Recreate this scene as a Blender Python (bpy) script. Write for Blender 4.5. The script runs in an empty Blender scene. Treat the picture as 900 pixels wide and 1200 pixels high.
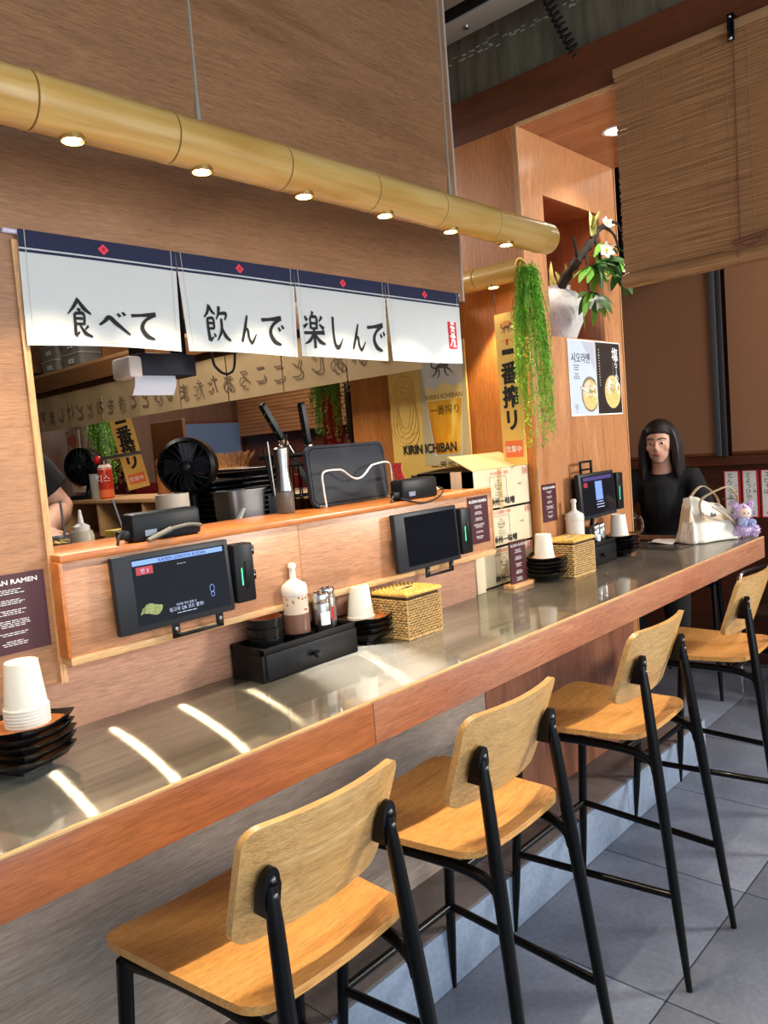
import bpy, bmesh, math, random
from math import pi, sin, cos, sqrt, radians
from mathutils import Vector, Matrix, noise
random.seed(7)
SC = bpy.context.scene
COL = SC.collection

# ---------------------------------------------------------------- camera, world, lights, exposure
cam_d = bpy.data.cameras.new('camera'); cam = bpy.data.objects.new('camera', cam_d); COL.objects.link(cam)
RIGHT = Vector((0.67451, -0.73389, -0.08023)); UP = Vector((0.11307, -0.00470, 0.99358)); FWD = Vector((0.72956, 0.67925, -0.07981))
mw = Matrix((RIGHT, UP, -FWD)).transposed().to_4x4(); mw.translation = (0, 0, 1.5)
cam.matrix_world = mw
cam_d.sensor_fit = 'VERTICAL'; cam_d.sensor_height = 36; cam_d.lens = 920.93 / 1200 * 36
cam_d.clip_start = 0.02
SC.camera = cam
SC.view_settings.view_transform = 'Standard'; SC.view_settings.look = 'None'
SC.view_settings.gamma = 1; SC.view_settings.use_curve_mapping = False
SC.view_settings.exposure = 0.18
SC.cycles.use_denoising = True
SC.cycles.max_bounces = 8

W = bpy.data.worlds.new('world'); SC.world = W; W.use_nodes = True
W.node_tree.nodes['Background'].inputs[0].default_value = (0.70, 0.83, 1.0, 1)
W.node_tree.nodes['Background'].inputs[1].default_value = 0.55

def area(name, loc, target, sx, sy, power, col):
    d = bpy.data.lights.new(name, 'AREA'); d.shape = 'RECTANGLE'; d.size = sx; d.size_y = sy; d.energy = power; d.color = col
    o = bpy.data.objects.new(name, d); COL.objects.link(o); o.location = loc
    o.rotation_euler = (Vector(target) - Vector(loc)).to_track_quat('-Z', 'Y').to_euler(); return o
# daylight through the shop front behind the camera, a bright pane to the right of it, unseen fills added to brighten the kitchen, and a dining ceiling lamp
area('shop_front_daylight', (0.6, -2.1, 1.75), (0.9, 1.5, 1.5), 4.0, 2.3, 78, (0.86, 0.93, 1.0))
area('side_window_daylight', (4.7, -1.9, 2.25), (1.9, 1.1, 0.8), 0.8, 0.8, 150, (1.0, 0.96, 0.90))
area('kitchen_fill', (1.4, 3.2, 2.9), (1.4, 3.2, 0), 1.2, 0.8, 50, (1.0, 0.90, 0.78))
area('kitchen_fill', (3.6, 5.2, 2.9), (3.6, 5.2, 0), 1.2, 1.2, 60, (1.0, 0.88, 0.74))
area('dining_lamp', (4.2, 0.6, 3.1), (4.2, 0.6, 0), 1.0, 1.0, 16, (1.0, 0.90, 0.80))

# ---------------------------------------------------------------- materials
def newmat(name):
    m = bpy.data.materials.new(name); m.use_nodes = True
    nt = m.node_tree; return m, nt, nt.nodes['Principled BSDF']
def ramp(nt, stops):
    r = nt.nodes.new('ShaderNodeValToRGB'); el = r.color_ramp.elements
    while len(el) < len(stops): el.new(0.5)
    for e, (p, c) in zip(el, stops): e.position = p; e.color = (*c, 1)
    return r
def mapped(nt, scale, rnd=0.0, rot=(0, 0, 0)):
    tc = nt.nodes.new('ShaderNodeTexCoord'); mp = nt.nodes.new('ShaderNodeMapping')
    mp.inputs['Scale'].default_value = scale; mp.inputs['Rotation'].default_value = rot
    src = tc.outputs['Object']
    if rnd:
        oi = nt.nodes.new('ShaderNodeObjectInfo'); ml = nt.nodes.new('ShaderNodeMath'); ml.operation = 'MULTIPLY'; ml.inputs[1].default_value = rnd
        nt.links.new(oi.outputs['Random'], ml.inputs[0])
        va = nt.nodes.new('ShaderNodeVectorMath'); va.operation = 'ADD'
        nt.links.new(src, va.inputs[0]); nt.links.new(ml.outputs[0], va.inputs[1]); src = va.outputs[0]
    nt.links.new(src, mp.inputs[0]); return mp.outputs[0]
def noisetex(nt, vec, scale, detail=4, dist=0.0, rough=0.55):
    n = nt.nodes.new('ShaderNodeTexNoise'); n.inputs['Scale'].default_value = scale; n.inputs['Detail'].default_value = detail
    n.inputs['Distortion'].default_value = dist; n.inputs['Roughness'].default_value = rough
    if vec: nt.links.new(vec, n.inputs['Vector'])
    return n.outputs[0]
def mixc(nt, fac, a, b, mode='MIX'):
    m = nt.nodes.new('ShaderNodeMix'); m.data_type = 'RGBA'; m.blend_type = mode
    for s, v in ((m.inputs[0], fac), (m.inputs[6], a), (m.inputs[7], b)):
        if hasattr(v, 'is_linked'): nt.links.new(v, s)
        elif isinstance(v, tuple): s.default_value = (*v, 1)
        else: s.default_value = v
    return m.outputs[2]
def bump(nt, bs, h, strength, dist=0.002):
    b = nt.nodes.new('ShaderNodeBump'); b.inputs['Strength'].default_value = strength; b.inputs['Distance'].default_value = dist
    nt.links.new(h, b.inputs['Height']); nt.links.new(b.outputs[0], bs.inputs['Normal'])
def srgb(r, g, b):
    f = lambda v: (v / 255 / 12.92) if v <= 10 else ((v / 255 + 0.055) / 1.055) ** 2.4
    return (f(r), f(g), f(b))
def plain(name, col, rough=0.5, metal=0.0, coat=0.0, var=0.0, scale=30, trans=0.0, emit=None, estr=1.0, alpha=1.0, ior=1.45, spec=0.5):
    m, nt, b = newmat(name)
    b.inputs['Base Color'].default_value = (*col, 1); b.inputs['Roughness'].default_value = rough; b.inputs['Metallic'].default_value = metal
    b.inputs['Coat Weight'].default_value = coat; b.inputs['Transmission Weight'].default_value = trans; b.inputs['IOR'].default_value = ior
    b.inputs['Alpha'].default_value = alpha; b.inputs['Specular IOR Level'].default_value = spec
    if emit: b.inputs['Emission Color'].default_value = (*emit, 1); b.inputs['Emission Strength'].default_value = estr
    if var:
        n = noisetex(nt, mapped(nt, (1, 1, 1)), scale, 4)
        c = ramp(nt, [(0.3, tuple(max(0, v * (1 - var)) for v in col)), (0.7, tuple(min(1, v * (1 + var)) for v in col))])
        nt.links.new(n, c.inputs[0]); nt.links.new(c.outputs[0], b.inputs['Base Color'])
    return m
def wood(name, c1, c2, axis='x', rough=0.45, figure=1.0, fine=1.0, rnd=0.0, coat=0.0, rings=0.35, spread=7.0):
    """plywood / veneer: long stretched figure plus fine pores running along one axis"""
    m, nt, b = newmat(name)
    k = 'xyz'.index(axis)
    s1 = [spread * figure] * 3; s1[k] = 0.9 * figure
    s2 = [170 * fine] * 3; s2[k] = 9 * fine
    n1 = noisetex(nt, mapped(nt, s1, rnd), 1.0, 3, 0.9)
    w = nt.nodes.new('ShaderNodeMath'); w.operation = 'MULTIPLY'; w.inputs[1].default_value = 24
    sn = nt.nodes.new('ShaderNodeMath'); sn.operation = 'SINE'
    nt.links.new(n1, w.inputs[0]); nt.links.new(w.outputs[0], sn.inputs[0])
    mr = nt.nodes.new('ShaderNodeMapRange'); mr.inputs[1].default_value = -1
    nt.links.new(sn.outputs[0], mr.inputs[0])
    n2 = noisetex(nt, mapped(nt, s2, rnd), 1.0, 3, 0.2, 0.7)
    s3 = [620 * fine] * 3; s3[k] = 30 * fine
    n3 = noisetex(nt, mapped(nt, s3, rnd), 1.0, 2, 0.0, 0.6)
    base = ramp(nt, [(0.28, c1), (0.72, c2)]); nt.links.new(n1, base.inputs[0])
    dark = tuple(v * 0.80 for v in c1)
    a = mixc(nt, 0.0, base.outputs[0], dark)
    mm = nt.nodes.new('ShaderNodeMath'); mm.operation = 'MULTIPLY'; mm.inputs[1].default_value = rings
    nt.links.new(mr.outputs[0], mm.inputs[0])
    a = mixc(nt, mm.outputs[0], base.outputs[0], dark)
    pr = ramp(nt, [(0.36, (0.80, 0.78, 0.76)), (0.60, (1.06, 1.06, 1.06))]); nt.links.new(n2, pr.inputs[0])
    c = mixc(nt, 0.8, a, pr.outputs[0], 'MULTIPLY')
    pf = ramp(nt, [(0.36, (0.72, 0.69, 0.66)), (0.56, (1.08, 1.08, 1.08))]); nt.links.new(n3, pf.inputs[0])
    c = mixc(nt, 0.85, c, pf.outputs[0], 'MULTIPLY')
    nt.links.new(c, b.inputs['Base Color'])
    b.inputs['Roughness'].default_value = rough; b.inputs['Coat Weight'].default_value = coat; b.inputs['Coat Roughness'].default_value = 0.2
    bump(nt, b, n2, 0.12, 0.001)
    return m
M = {}
M['ply_wall'] = wood('plywood_wall', srgb(152, 108, 74), srgb(186, 138, 98), 'x', 0.38, 0.9)
M['ply_lower'] = wood('plywood_lower', srgb(174, 126, 100), srgb(202, 154, 126), 'x', 0.4, 1.2)
M['ply_ledge'] = wood('plywood_ledge', srgb(184, 130, 94), srgb(212, 160, 122), 'x', 0.38, 1.1, rnd=9.0, rings=0.25)
M['ledge_top'] = wood('ledge_top', srgb(186, 108, 50), srgb(214, 134, 70), 'x', 0.3, 1.0)
M['edge'] = wood('pale_edge', srgb(208, 160, 105), srgb(228, 186, 134), 'x', 0.5, 2, rings=0.15)
M['edge_z'] = wood('pale_edge_upright', srgb(200, 146, 96), srgb(226, 180, 130), 'z', 0.5, 2, rings=0.15)
M['fascia'] = wood('fascia', srgb(158, 90, 50), srgb(188, 116, 70), 'x', 0.35, 1.3, rnd=9.0, coat=0.15)
M['fascia_pale'] = wood('fascia_pale', srgb(172, 112, 82), srgb(202, 144, 112), 'x', 0.35, 1.3, rnd=9.0, coat=0.15)
M['under_grey'] = wood('under_panel_grey', srgb(150, 132, 118), srgb(182, 166, 150), 'x', 0.5, 1.1)
M['under_red'] = wood('under_panel_red', srgb(126, 78, 56), srgb(164, 106, 78), 'z', 0.45, 1.6, spread=9)
M['pillar'] = wood('pillar_ply', srgb(176, 116, 72), srgb(206, 148, 100), 'z', 0.35, 1.2, coat=0.15, spread=9)
M['alcove'] = wood('alcove_ply', srgb(172, 98, 40), srgb(212, 136, 68), 'z', 0.4, 1.0, spread=4, rings=0.25)
M['soffit'] = wood('soffit_ply', srgb(160, 98, 62), srgb(192, 126, 84), 'y', 0.25, 1.0, coat=0.2)
M['beam'] = wood('beam_dark', srgb(96, 50, 26), srgb(124, 70, 40), 'y', 0.4, 1.0)
M['seat_wood'] = wood('ash_seat', srgb(212, 146, 74), srgb(236, 178, 104), 'x', 0.35, 2.2, 0.9, rnd=9.0, coat=0.2, rings=0.22)
M['back_wood'] = wood('ash_back', srgb(206, 156, 92), srgb(226, 184, 122), 'x', 0.38, 2.6, 0.8, rnd=9.0, coat=0.15, rings=0.32)
M['kit_wood'] = wood('kitchen_wood', srgb(120, 80, 48), srgb(150, 104, 64), 'y', 0.5, 1.0)
M['kit_wood_pale'] = wood('kitchen_wood_pale', srgb(196, 150, 100), srgb(216, 174, 124), 'y', 0.5, 1.0)
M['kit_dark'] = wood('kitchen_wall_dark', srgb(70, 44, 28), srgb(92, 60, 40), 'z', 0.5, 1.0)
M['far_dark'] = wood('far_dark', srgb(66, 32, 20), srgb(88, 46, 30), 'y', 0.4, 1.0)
M['menu_base'] = wood('menu_base', srgb(206, 152, 100), srgb(226, 178, 128), 'x', 0.5, 3)

def m_bamboo():
    m, nt, b = newmat('bamboo'); v = mapped(nt, (2.5, 26, 26))
    n = noisetex(nt, v, 1.0, 4, 0.3); r = ramp(nt, [(0.3, srgb(196, 146, 66)), (0.5, srgb(216, 172, 96)), (0.7, srgb(228, 190, 120))])
    nt.links.new(n, r.inputs[0]); nt.links.new(r.outputs[0], b.inputs['Base Color']); b.inputs['Roughness'].default_value = 0.32; b.inputs['Coat Weight'].default_value = 0.25
    return m
M['bamboo'] = m_bamboo()
def m_steel():
    """brushed along x: every grain line scatters light across y, over a sharper polished lobe"""
    m, nt, b = newmat('brushed_steel'); n = noisetex(nt, mapped(nt, (2.5, 130, 1)), 1.0, 4, 0.1, 0.6); big = noisetex(nt, mapped(nt, (1.6, 5, 1)), 1.6, 5, 0.8)
    r = ramp(nt, [(0.3, (0.42, 0.40, 0.34)), (0.7, (0.60, 0.57, 0.50))]); nt.links.new(n, r.inputs[0])
    sm_ = ramp(nt, [(0.38, (0.78, 0.76, 0.74)), (0.62, (1.0, 1.0, 1.0))]); nt.links.new(big, sm_.inputs[0])
    col = mixc(nt, 0.8, r.outputs[0], sm_.outputs[0], 'MULTIPLY')
    t = nt.nodes.new('ShaderNodeCombineXYZ'); t.inputs[0].default_value = 1.0
    b2 = nt.nodes.new('ShaderNodeBsdfAnisotropic'); b2.inputs['Roughness'].default_value = 0.21; b2.inputs['Anisotropy'].default_value = 0.93
    nt.links.new(t.outputs[0], b2.inputs['Tangent']); nt.links.new(col, b2.inputs['Color']); nt.links.new(col, b.inputs['Base Color'])
    b.inputs['Metallic'].default_value = 1.0; b.inputs['Roughness'].default_value = 0.07
    mx = nt.nodes.new('ShaderNodeMixShader'); mx.inputs[0].default_value = 0.46
    nt.links.new(b.outputs[0], mx.inputs[1]); nt.links.new(b2.outputs[0], mx.inputs[2])
    hz = nt.nodes.new('ShaderNodeBsdfAnisotropic'); hz.inputs['Roughness'].default_value = 0.62; nt.links.new(col, hz.inputs['Color'])
    m2 = nt.nodes.new('ShaderNodeMixShader'); m2.inputs[0].default_value = 0.20
    nt.links.new(mx.outputs[0], m2.inputs[1]); nt.links.new(hz.outputs[0], m2.inputs[2])
    nt.links.new(m2.outputs[0], nt.nodes['Material Output'].inputs['Surface'])
    return m
M['steel_top'] = m_steel()
def m_tile(name, c1, c2, rough):
    m, nt, b = newmat(name); n1 = noisetex(nt, mapped(nt, (1, 1, 1), 30.0), 3.0, 5, 0.4); n2 = noisetex(nt, mapped(nt, (1, 1, 1), 30.0), 60, 4)
    r = ramp(nt, [(0.3, c1), (0.7, c2)]); nt.links.new(n1, r.inputs[0])
    r2 = ramp(nt, [(0.3, (0.82, 0.82, 0.82)), (0.7, (1.08, 1.08, 1.08))]); nt.links.new(n2, r2.inputs[0])
    nt.links.new(mixc(nt, 1.0, r.outputs[0], r2.outputs[0], 'MULTIPLY'), b.inputs['Base Color']); b.inputs['Roughness'].default_value = rough
    bump(nt, b, n2, 0.15, 0.002); return m
M['tile'] = m_tile('grey_tile', srgb(100, 106, 120), srgb(128, 134, 148), 0.45)
M['tile_step'] = m_tile('step_tile', srgb(126, 140, 160), srgb(154, 168, 188), 0.5)  # blue daylight falling on the risers is put into this tile colour
M['tile_top'] = m_tile('step_top_tile', srgb(92, 82, 78), srgb(116, 104, 98), 0.55)
M['grout'] = plain('grout', srgb(62, 62, 64), 0.9)
M['black_metal'] = plain('black_metal', srgb(6, 6, 7), 0.32, 0.0, 0.06, spec=0.3)
M['black_plastic'] = plain('black_plastic', srgb(20, 22, 26), 0.42, spec=0.25)
M['black_matte'] = plain('black_matte', srgb(11, 11, 13), 0.5, spec=0.25)
M['slate_plastic'] = plain('slate_plastic', srgb(34, 37, 43), 0.45, spec=0.3)
M['chrome'] = plain('chrome', srgb(205, 205, 205), 0.18, 1.0)
M['steel'] = plain('steel', srgb(170, 168, 164), 0.28, 1.0, var=0.1)
M['dull_steel'] = plain('dull_steel', srgb(116, 116, 116), 0.4, 0.9)
M['paper_white'] = plain('paper_white', srgb(238, 236, 228), 0.75)
M['noren'] = plain('noren_cloth', srgb(206, 209, 207), 0.9, var=0.03, scale=300)
M['navy'] = plain('navy_cloth', srgb(40, 44, 72), 0.9, var=0.1, scale=200)
M['white_stripe'] = plain('white_stripe', srgb(225, 228, 235), 0.9)
M['ink'] = plain('ink', srgb(34, 32, 32), 0.85)
M['red'] = plain('red_print', srgb(200, 36, 46), 0.8)
M['pinkred'] = plain('pinkred_print', srgb(226, 70, 92), 0.8)
M['white_print'] = plain('white_print', srgb(235, 235, 235), 0.8)
M['maroon'] = plain('maroon_card', srgb(72, 34, 42), 0.35, var=0.08, scale=8)
M['plate'] = plain('black_glaze', srgb(14, 14, 16), 0.3, coat=0.05, spec=0.3)
M['plate_in'] = plain('brown_glaze', srgb(168, 96, 48), 0.35, var=0.1, scale=25)
M['cup'] = plain('paper_cup', srgb(238, 232, 218), 0.7)
M['rattan'] = plain('rattan', srgb(204, 166, 106), 0.6, var=0.35, scale=110)
M['hole'] = plain('dark_inside', srgb(24, 18, 14), 0.9)
M['bottle'] = plain('squeeze_plastic', srgb(226, 222, 214), 0.4, trans=0.0)
M['bottle_clear'] = plain('cloudy_plastic', srgb(214, 196, 176), 0.35)
M['sauce'] = plain('brown_sauce', srgb(120, 84, 70), 0.3)
M['speck'] = plain('sauce_specks', srgb(150, 96, 50), 0.6)
M['kraft'] = plain('kraft_card', srgb(200, 168, 118), 0.8, var=0.05, scale=20)
M['kraft_pale'] = plain('pale_card', srgb(214, 200, 168), 0.8, var=0.04, scale=20)
M['tape'] = plain('tape', srgb(196, 168, 118), 0.3)
M['gold'] = plain('gold_print', srgb(232, 190, 98), 0.45, var=0.08, scale=6)
M['gold_line'] = plain('gold_line', srgb(196, 140, 70), 0.6)
M['orange'] = plain('orange_print', srgb(234, 116, 62), 0.6)
M['glassgrey'] = plain('frosted_glass_print', srgb(206, 204, 194), 0.5, var=0.06, scale=12)
def m_beer():
    m, nt, b = newmat('beer_print'); n = noisetex(nt, mapped(nt, (9, 9, 2.2)), 1.2, 3, 0.6)
    r = ramp(nt, [(0.25, srgb(196, 110, 18)), (0.5, srgb(228, 158, 30)), (0.72, srgb(248, 214, 100))]); nt.links.new(n, r.inputs[0])
    nt.links.new(r.outputs[0], b.inputs['Base Color']); b.inputs['Roughness'].default_value = 0.4; return m
M['beer'] = m_beer()
M['foam'] = plain('foam_print', srgb(240, 214, 140), 0.5)
M['green'] = plain('fern_green', srgb(104, 168, 48), 0.6, var=0.25, scale=25)
M['green_deep'] = plain('leaf_green', srgb(52, 98, 44), 0.45, var=0.25, scale=18)
M['leaf_pale'] = plain('leaf_pale', srgb(206, 208, 120), 0.5)
M['bark'] = plain('bark', srgb(46, 38, 32), 0.85, var=0.3, scale=40)
M['petal'] = plain('petal', srgb(244, 240, 226), 0.6)
M['petal_mid'] = plain('petal_centre', srgb(232, 208, 80), 0.6)
def m_vase():
    m, nt, b = newmat('crackled_vase'); n = noisetex(nt, mapped(nt, (1, 1, 1)), 9, 6, 2.0)
    r = ramp(nt, [(0.30, srgb(202, 200, 200)), (0.47, srgb(204, 202, 202)), (0.50, srgb(182, 180, 174)), (0.53, srgb(208, 205, 202)), (0.8, srgb(216, 210, 202))])
    nt.links.new(n, r.inputs[0]); nt.links.new(r.outputs[0], b.inputs['Base Color']); b.inputs['Roughness'].default_value = 0.7; bump(nt, b, n, 0.3, 0.004); return m
M['vase'] = m_vase()
def m_blind():
    m, nt, b = newmat('bamboo_slat'); n = noisetex(nt, mapped(nt, (1, 3.0, 210)), 1.0, 3, 0.1, 0.7)
    r = ramp(nt, [(0.3, srgb(120, 80, 48)), (0.5, srgb(158, 112, 70)), (0.72, srgb(192, 146, 98))]); nt.links.new(n, r.inputs[0])
    nt.links.new(r.outputs[0], b.inputs['Base Color']); b.inputs['Roughness'].default_value = 0.6; return m
M['blind'] = m_blind()
M['string'] = plain('string', srgb(176, 132, 88), 0.8)
M['cord_brown'] = plain('cord_brown', srgb(122, 74, 54), 0.8)
M['ceiling'] = plain('ceiling_dark', srgb(40, 38, 36), 0.9)
def m_conc():
    m, nt, b = newmat('grey_plaster'); n = noisetex(nt, mapped(nt, (1, 14, 2.2)), 2, 6, 0.3)
    r = ramp(nt, [(0.3, srgb(92, 84, 66)), (0.6, srgb(118, 109, 88)), (0.8, srgb(130, 121, 98))]); nt.links.new(n, r.inputs[0])
    nt.links.new(r.outputs[0], b.inputs['Base Color']); b.inputs['Roughness'].default_value = 0.8; bump(nt, b, n, 0.4, 0.006); return m
M['plaster'] = m_conc()
M['chip'] = plain('chipped_paint', srgb(190, 184, 170), 0.9)
M['fixture'] = plain('fixture_metal', srgb(176, 172, 162), 0.4, 0.3)
M['led'] = plain('led', (1, 1, 1), 0.5, emit=(1.0, 0.86, 0.60), estr=40)
M['led_white'] = plain('led_white', (1, 1, 1), 0.5, emit=(1.0, 0.95, 0.88), estr=9)
M['wire_grey'] = plain('steel_wire', srgb(168, 156, 138), 0.4, 0.2)
M['gold_ring'] = plain('gold_ring', srgb(200, 160, 90), 0.3, 0.8)
M['shade_brown'] = plain('brown_shade', srgb(146, 104, 74), 0.85, var=0.04, scale=120)
M['window_glow'] = plain('window_glass_lit', srgb(60, 72, 96), 0.2, emit=(0.28, 0.36, 0.55), estr=0.08)
M['screen'] = plain('screen_glass', srgb(8, 9, 12), 0.08, emit=(0.05, 0.055, 0.075), estr=0.12)
M['screen_off'] = plain('screen_glass_idle', srgb(14, 18, 26), 0.06)
M['lit_blue'] = plain('screen_blue', srgb(90, 120, 190), 0.3, emit=(0.20, 0.32, 0.72), estr=0.6)
M['lit_white'] = plain('screen_white', srgb(150, 160, 190), 0.3, emit=(0.45, 0.52, 0.75), estr=0.5)
M['lit_red'] = plain('screen_red', srgb(140, 40, 50), 0.3, emit=(0.35, 0.04, 0.06), estr=0.4)
M['lit_fish'] = plain('screen_fish', srgb(110, 120, 70), 0.4, emit=(0.20, 0.24, 0.10), estr=0.4, var=0.6, scale=90)
M['lit_green'] = plain('green_led', (0.1, 0.9, 0.4), 0.4, emit=(0.05, 0.7, 0.3), estr=0.7)
M['poster_blue'] = plain('poster_pale_blue', srgb(196, 208, 224), 0.4, var=0.04, scale=6)
M['poster_black'] = plain('poster_black', srgb(36, 32, 32), 0.35, var=0.2, scale=14)
M['broth'] = plain('broth_print', srgb(214, 186, 116), 0.5, var=0.25, scale=60)
M['bowl_grey'] = plain('bowl_print', srgb(120, 112, 96), 0.5, var=0.2, scale=20)
M['egg'] = plain('egg_print', srgb(240, 232, 214), 0.5)
M['yolk'] = plain('yolk_print', srgb(224, 140, 50), 0.5)
M['scallion'] = plain('scallion_print', srgb(96, 140, 60), 0.5, var=0.3, scale=120)
M['meat'] = plain('meat_print', srgb(226, 200, 176), 0.5, var=0.15, scale=60)
M['noren_back'] = plain('noren_back_cloth', srgb(158, 134, 98), 0.9, var=0.06, scale=14)
M['ink_soft'] = plain('ink_soft', srgb(96, 76, 56), 0.9)
M['skin'] = plain('skin', srgb(206, 158, 132), 0.5, var=0.06, scale=30)
M['hair'] = plain('dark_hair', srgb(30, 20, 20), 0.5, var=0.3, scale=60)
M['black_cloth'] = plain('black_cloth', srgb(18, 18, 20), 0.9)
M['lips'] = plain('lips', srgb(170, 92, 86), 0.5)
M['eye_dark'] = plain('eye_dark', srgb(24, 18, 18), 0.2)
M['bag'] = plain('cream_canvas', srgb(226, 222, 210), 0.8, var=0.04, scale=60)
M['bag_tan'] = plain('tan_trim', srgb(196, 176, 146), 0.7)
M['plush'] = plain('lilac_plush', srgb(204, 180, 216), 0.95, var=0.15, scale=120)
M['plush_blue'] = plain('blue_plush', srgb(178, 190, 226), 0.95, var=0.15, scale=120)
M['plush_face'] = plain('plush_face', srgb(236, 206, 192), 0.8)
M['clear'] = plain('clear_glass', (0.95, 0.97, 0.97), 0.03, trans=1.0, ior=1.3)
M['tub'] = plain('cloudy_tub', srgb(150, 146, 136), 0.35)
M['board_dark'] = plain('cutting_board_dark', srgb(44, 49, 57), 0.65, var=0.15, scale=160, spec=0.25)
M['wire'] = plain('white_wire', srgb(222, 222, 218), 0.35, 0.5)
M['cable'] = plain('black_cable', srgb(18, 18, 20), 0.5)
M['cable_end'] = plain('grey_connector', srgb(110, 108, 100), 0.5)
M['mill_wood'] = plain('mill_wood', srgb(150, 92, 50), 0.4, var=0.15, scale=30)
M['straw'] = plain('straw', srgb(180, 130, 76), 0.8, var=0.3, scale=60)
M['red_wall'] = plain('red_low_wall', srgb(146, 22, 28), 0.6)
M['banner_red'] = plain('banner_red', srgb(176, 30, 36), 0.7, var=0.1, scale=12)
M['banner_dark'] = plain('banner_dark', srgb(46, 30, 34), 0.7)
M['banner_wine'] = plain('banner_wine', srgb(120, 26, 46), 0.7)
M['grey_post'] = plain('grey_post', srgb(120, 110, 104), 0.6)
M['redplate'] = plain('red_plate', srgb(150, 40, 52), 0.4)
M['yellow'] = plain('yellow_box', srgb(206, 176, 60), 0.5)
M['cream'] = plain('cream_ceramic', srgb(196, 190, 172), 0.4, var=0.06, scale=20)
M['can_red'] = plain('can_red', srgb(214, 60, 36), 0.35, 0.2)
M['red_knob'] = plain('red_knob', srgb(210, 30, 30), 0.35)

# ---------------------------------------------------------------- mesh helpers
GLYPH = {}
def glyphs(s, spacing=1.0, vertical=False):
    key = (s, spacing)
    if key not in GLYPH:
        c = bpy.data.curves.new('glyph', 'FONT'); c.body = s; c.size = 1; c.resolution_u = 3; c.space_character = spacing
        o = bpy.data.objects.new('glyph', c); COL.objects.link(o)
        dg = bpy.context.evaluated_depsgraph_get(); dg.update()
        me = bpy.data.meshes.new_from_object(o.evaluated_get(dg))
        v = [(p.co.x, p.co.y) for p in me.vertices]; f = [tuple(p.vertices) for p in me.polygons]
        bpy.data.objects.remove(o); bpy.data.curves.remove(c); bpy.data.meshes.remove(me)
        GLYPH[key] = (v, f)
    return GLYPH[key]

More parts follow.
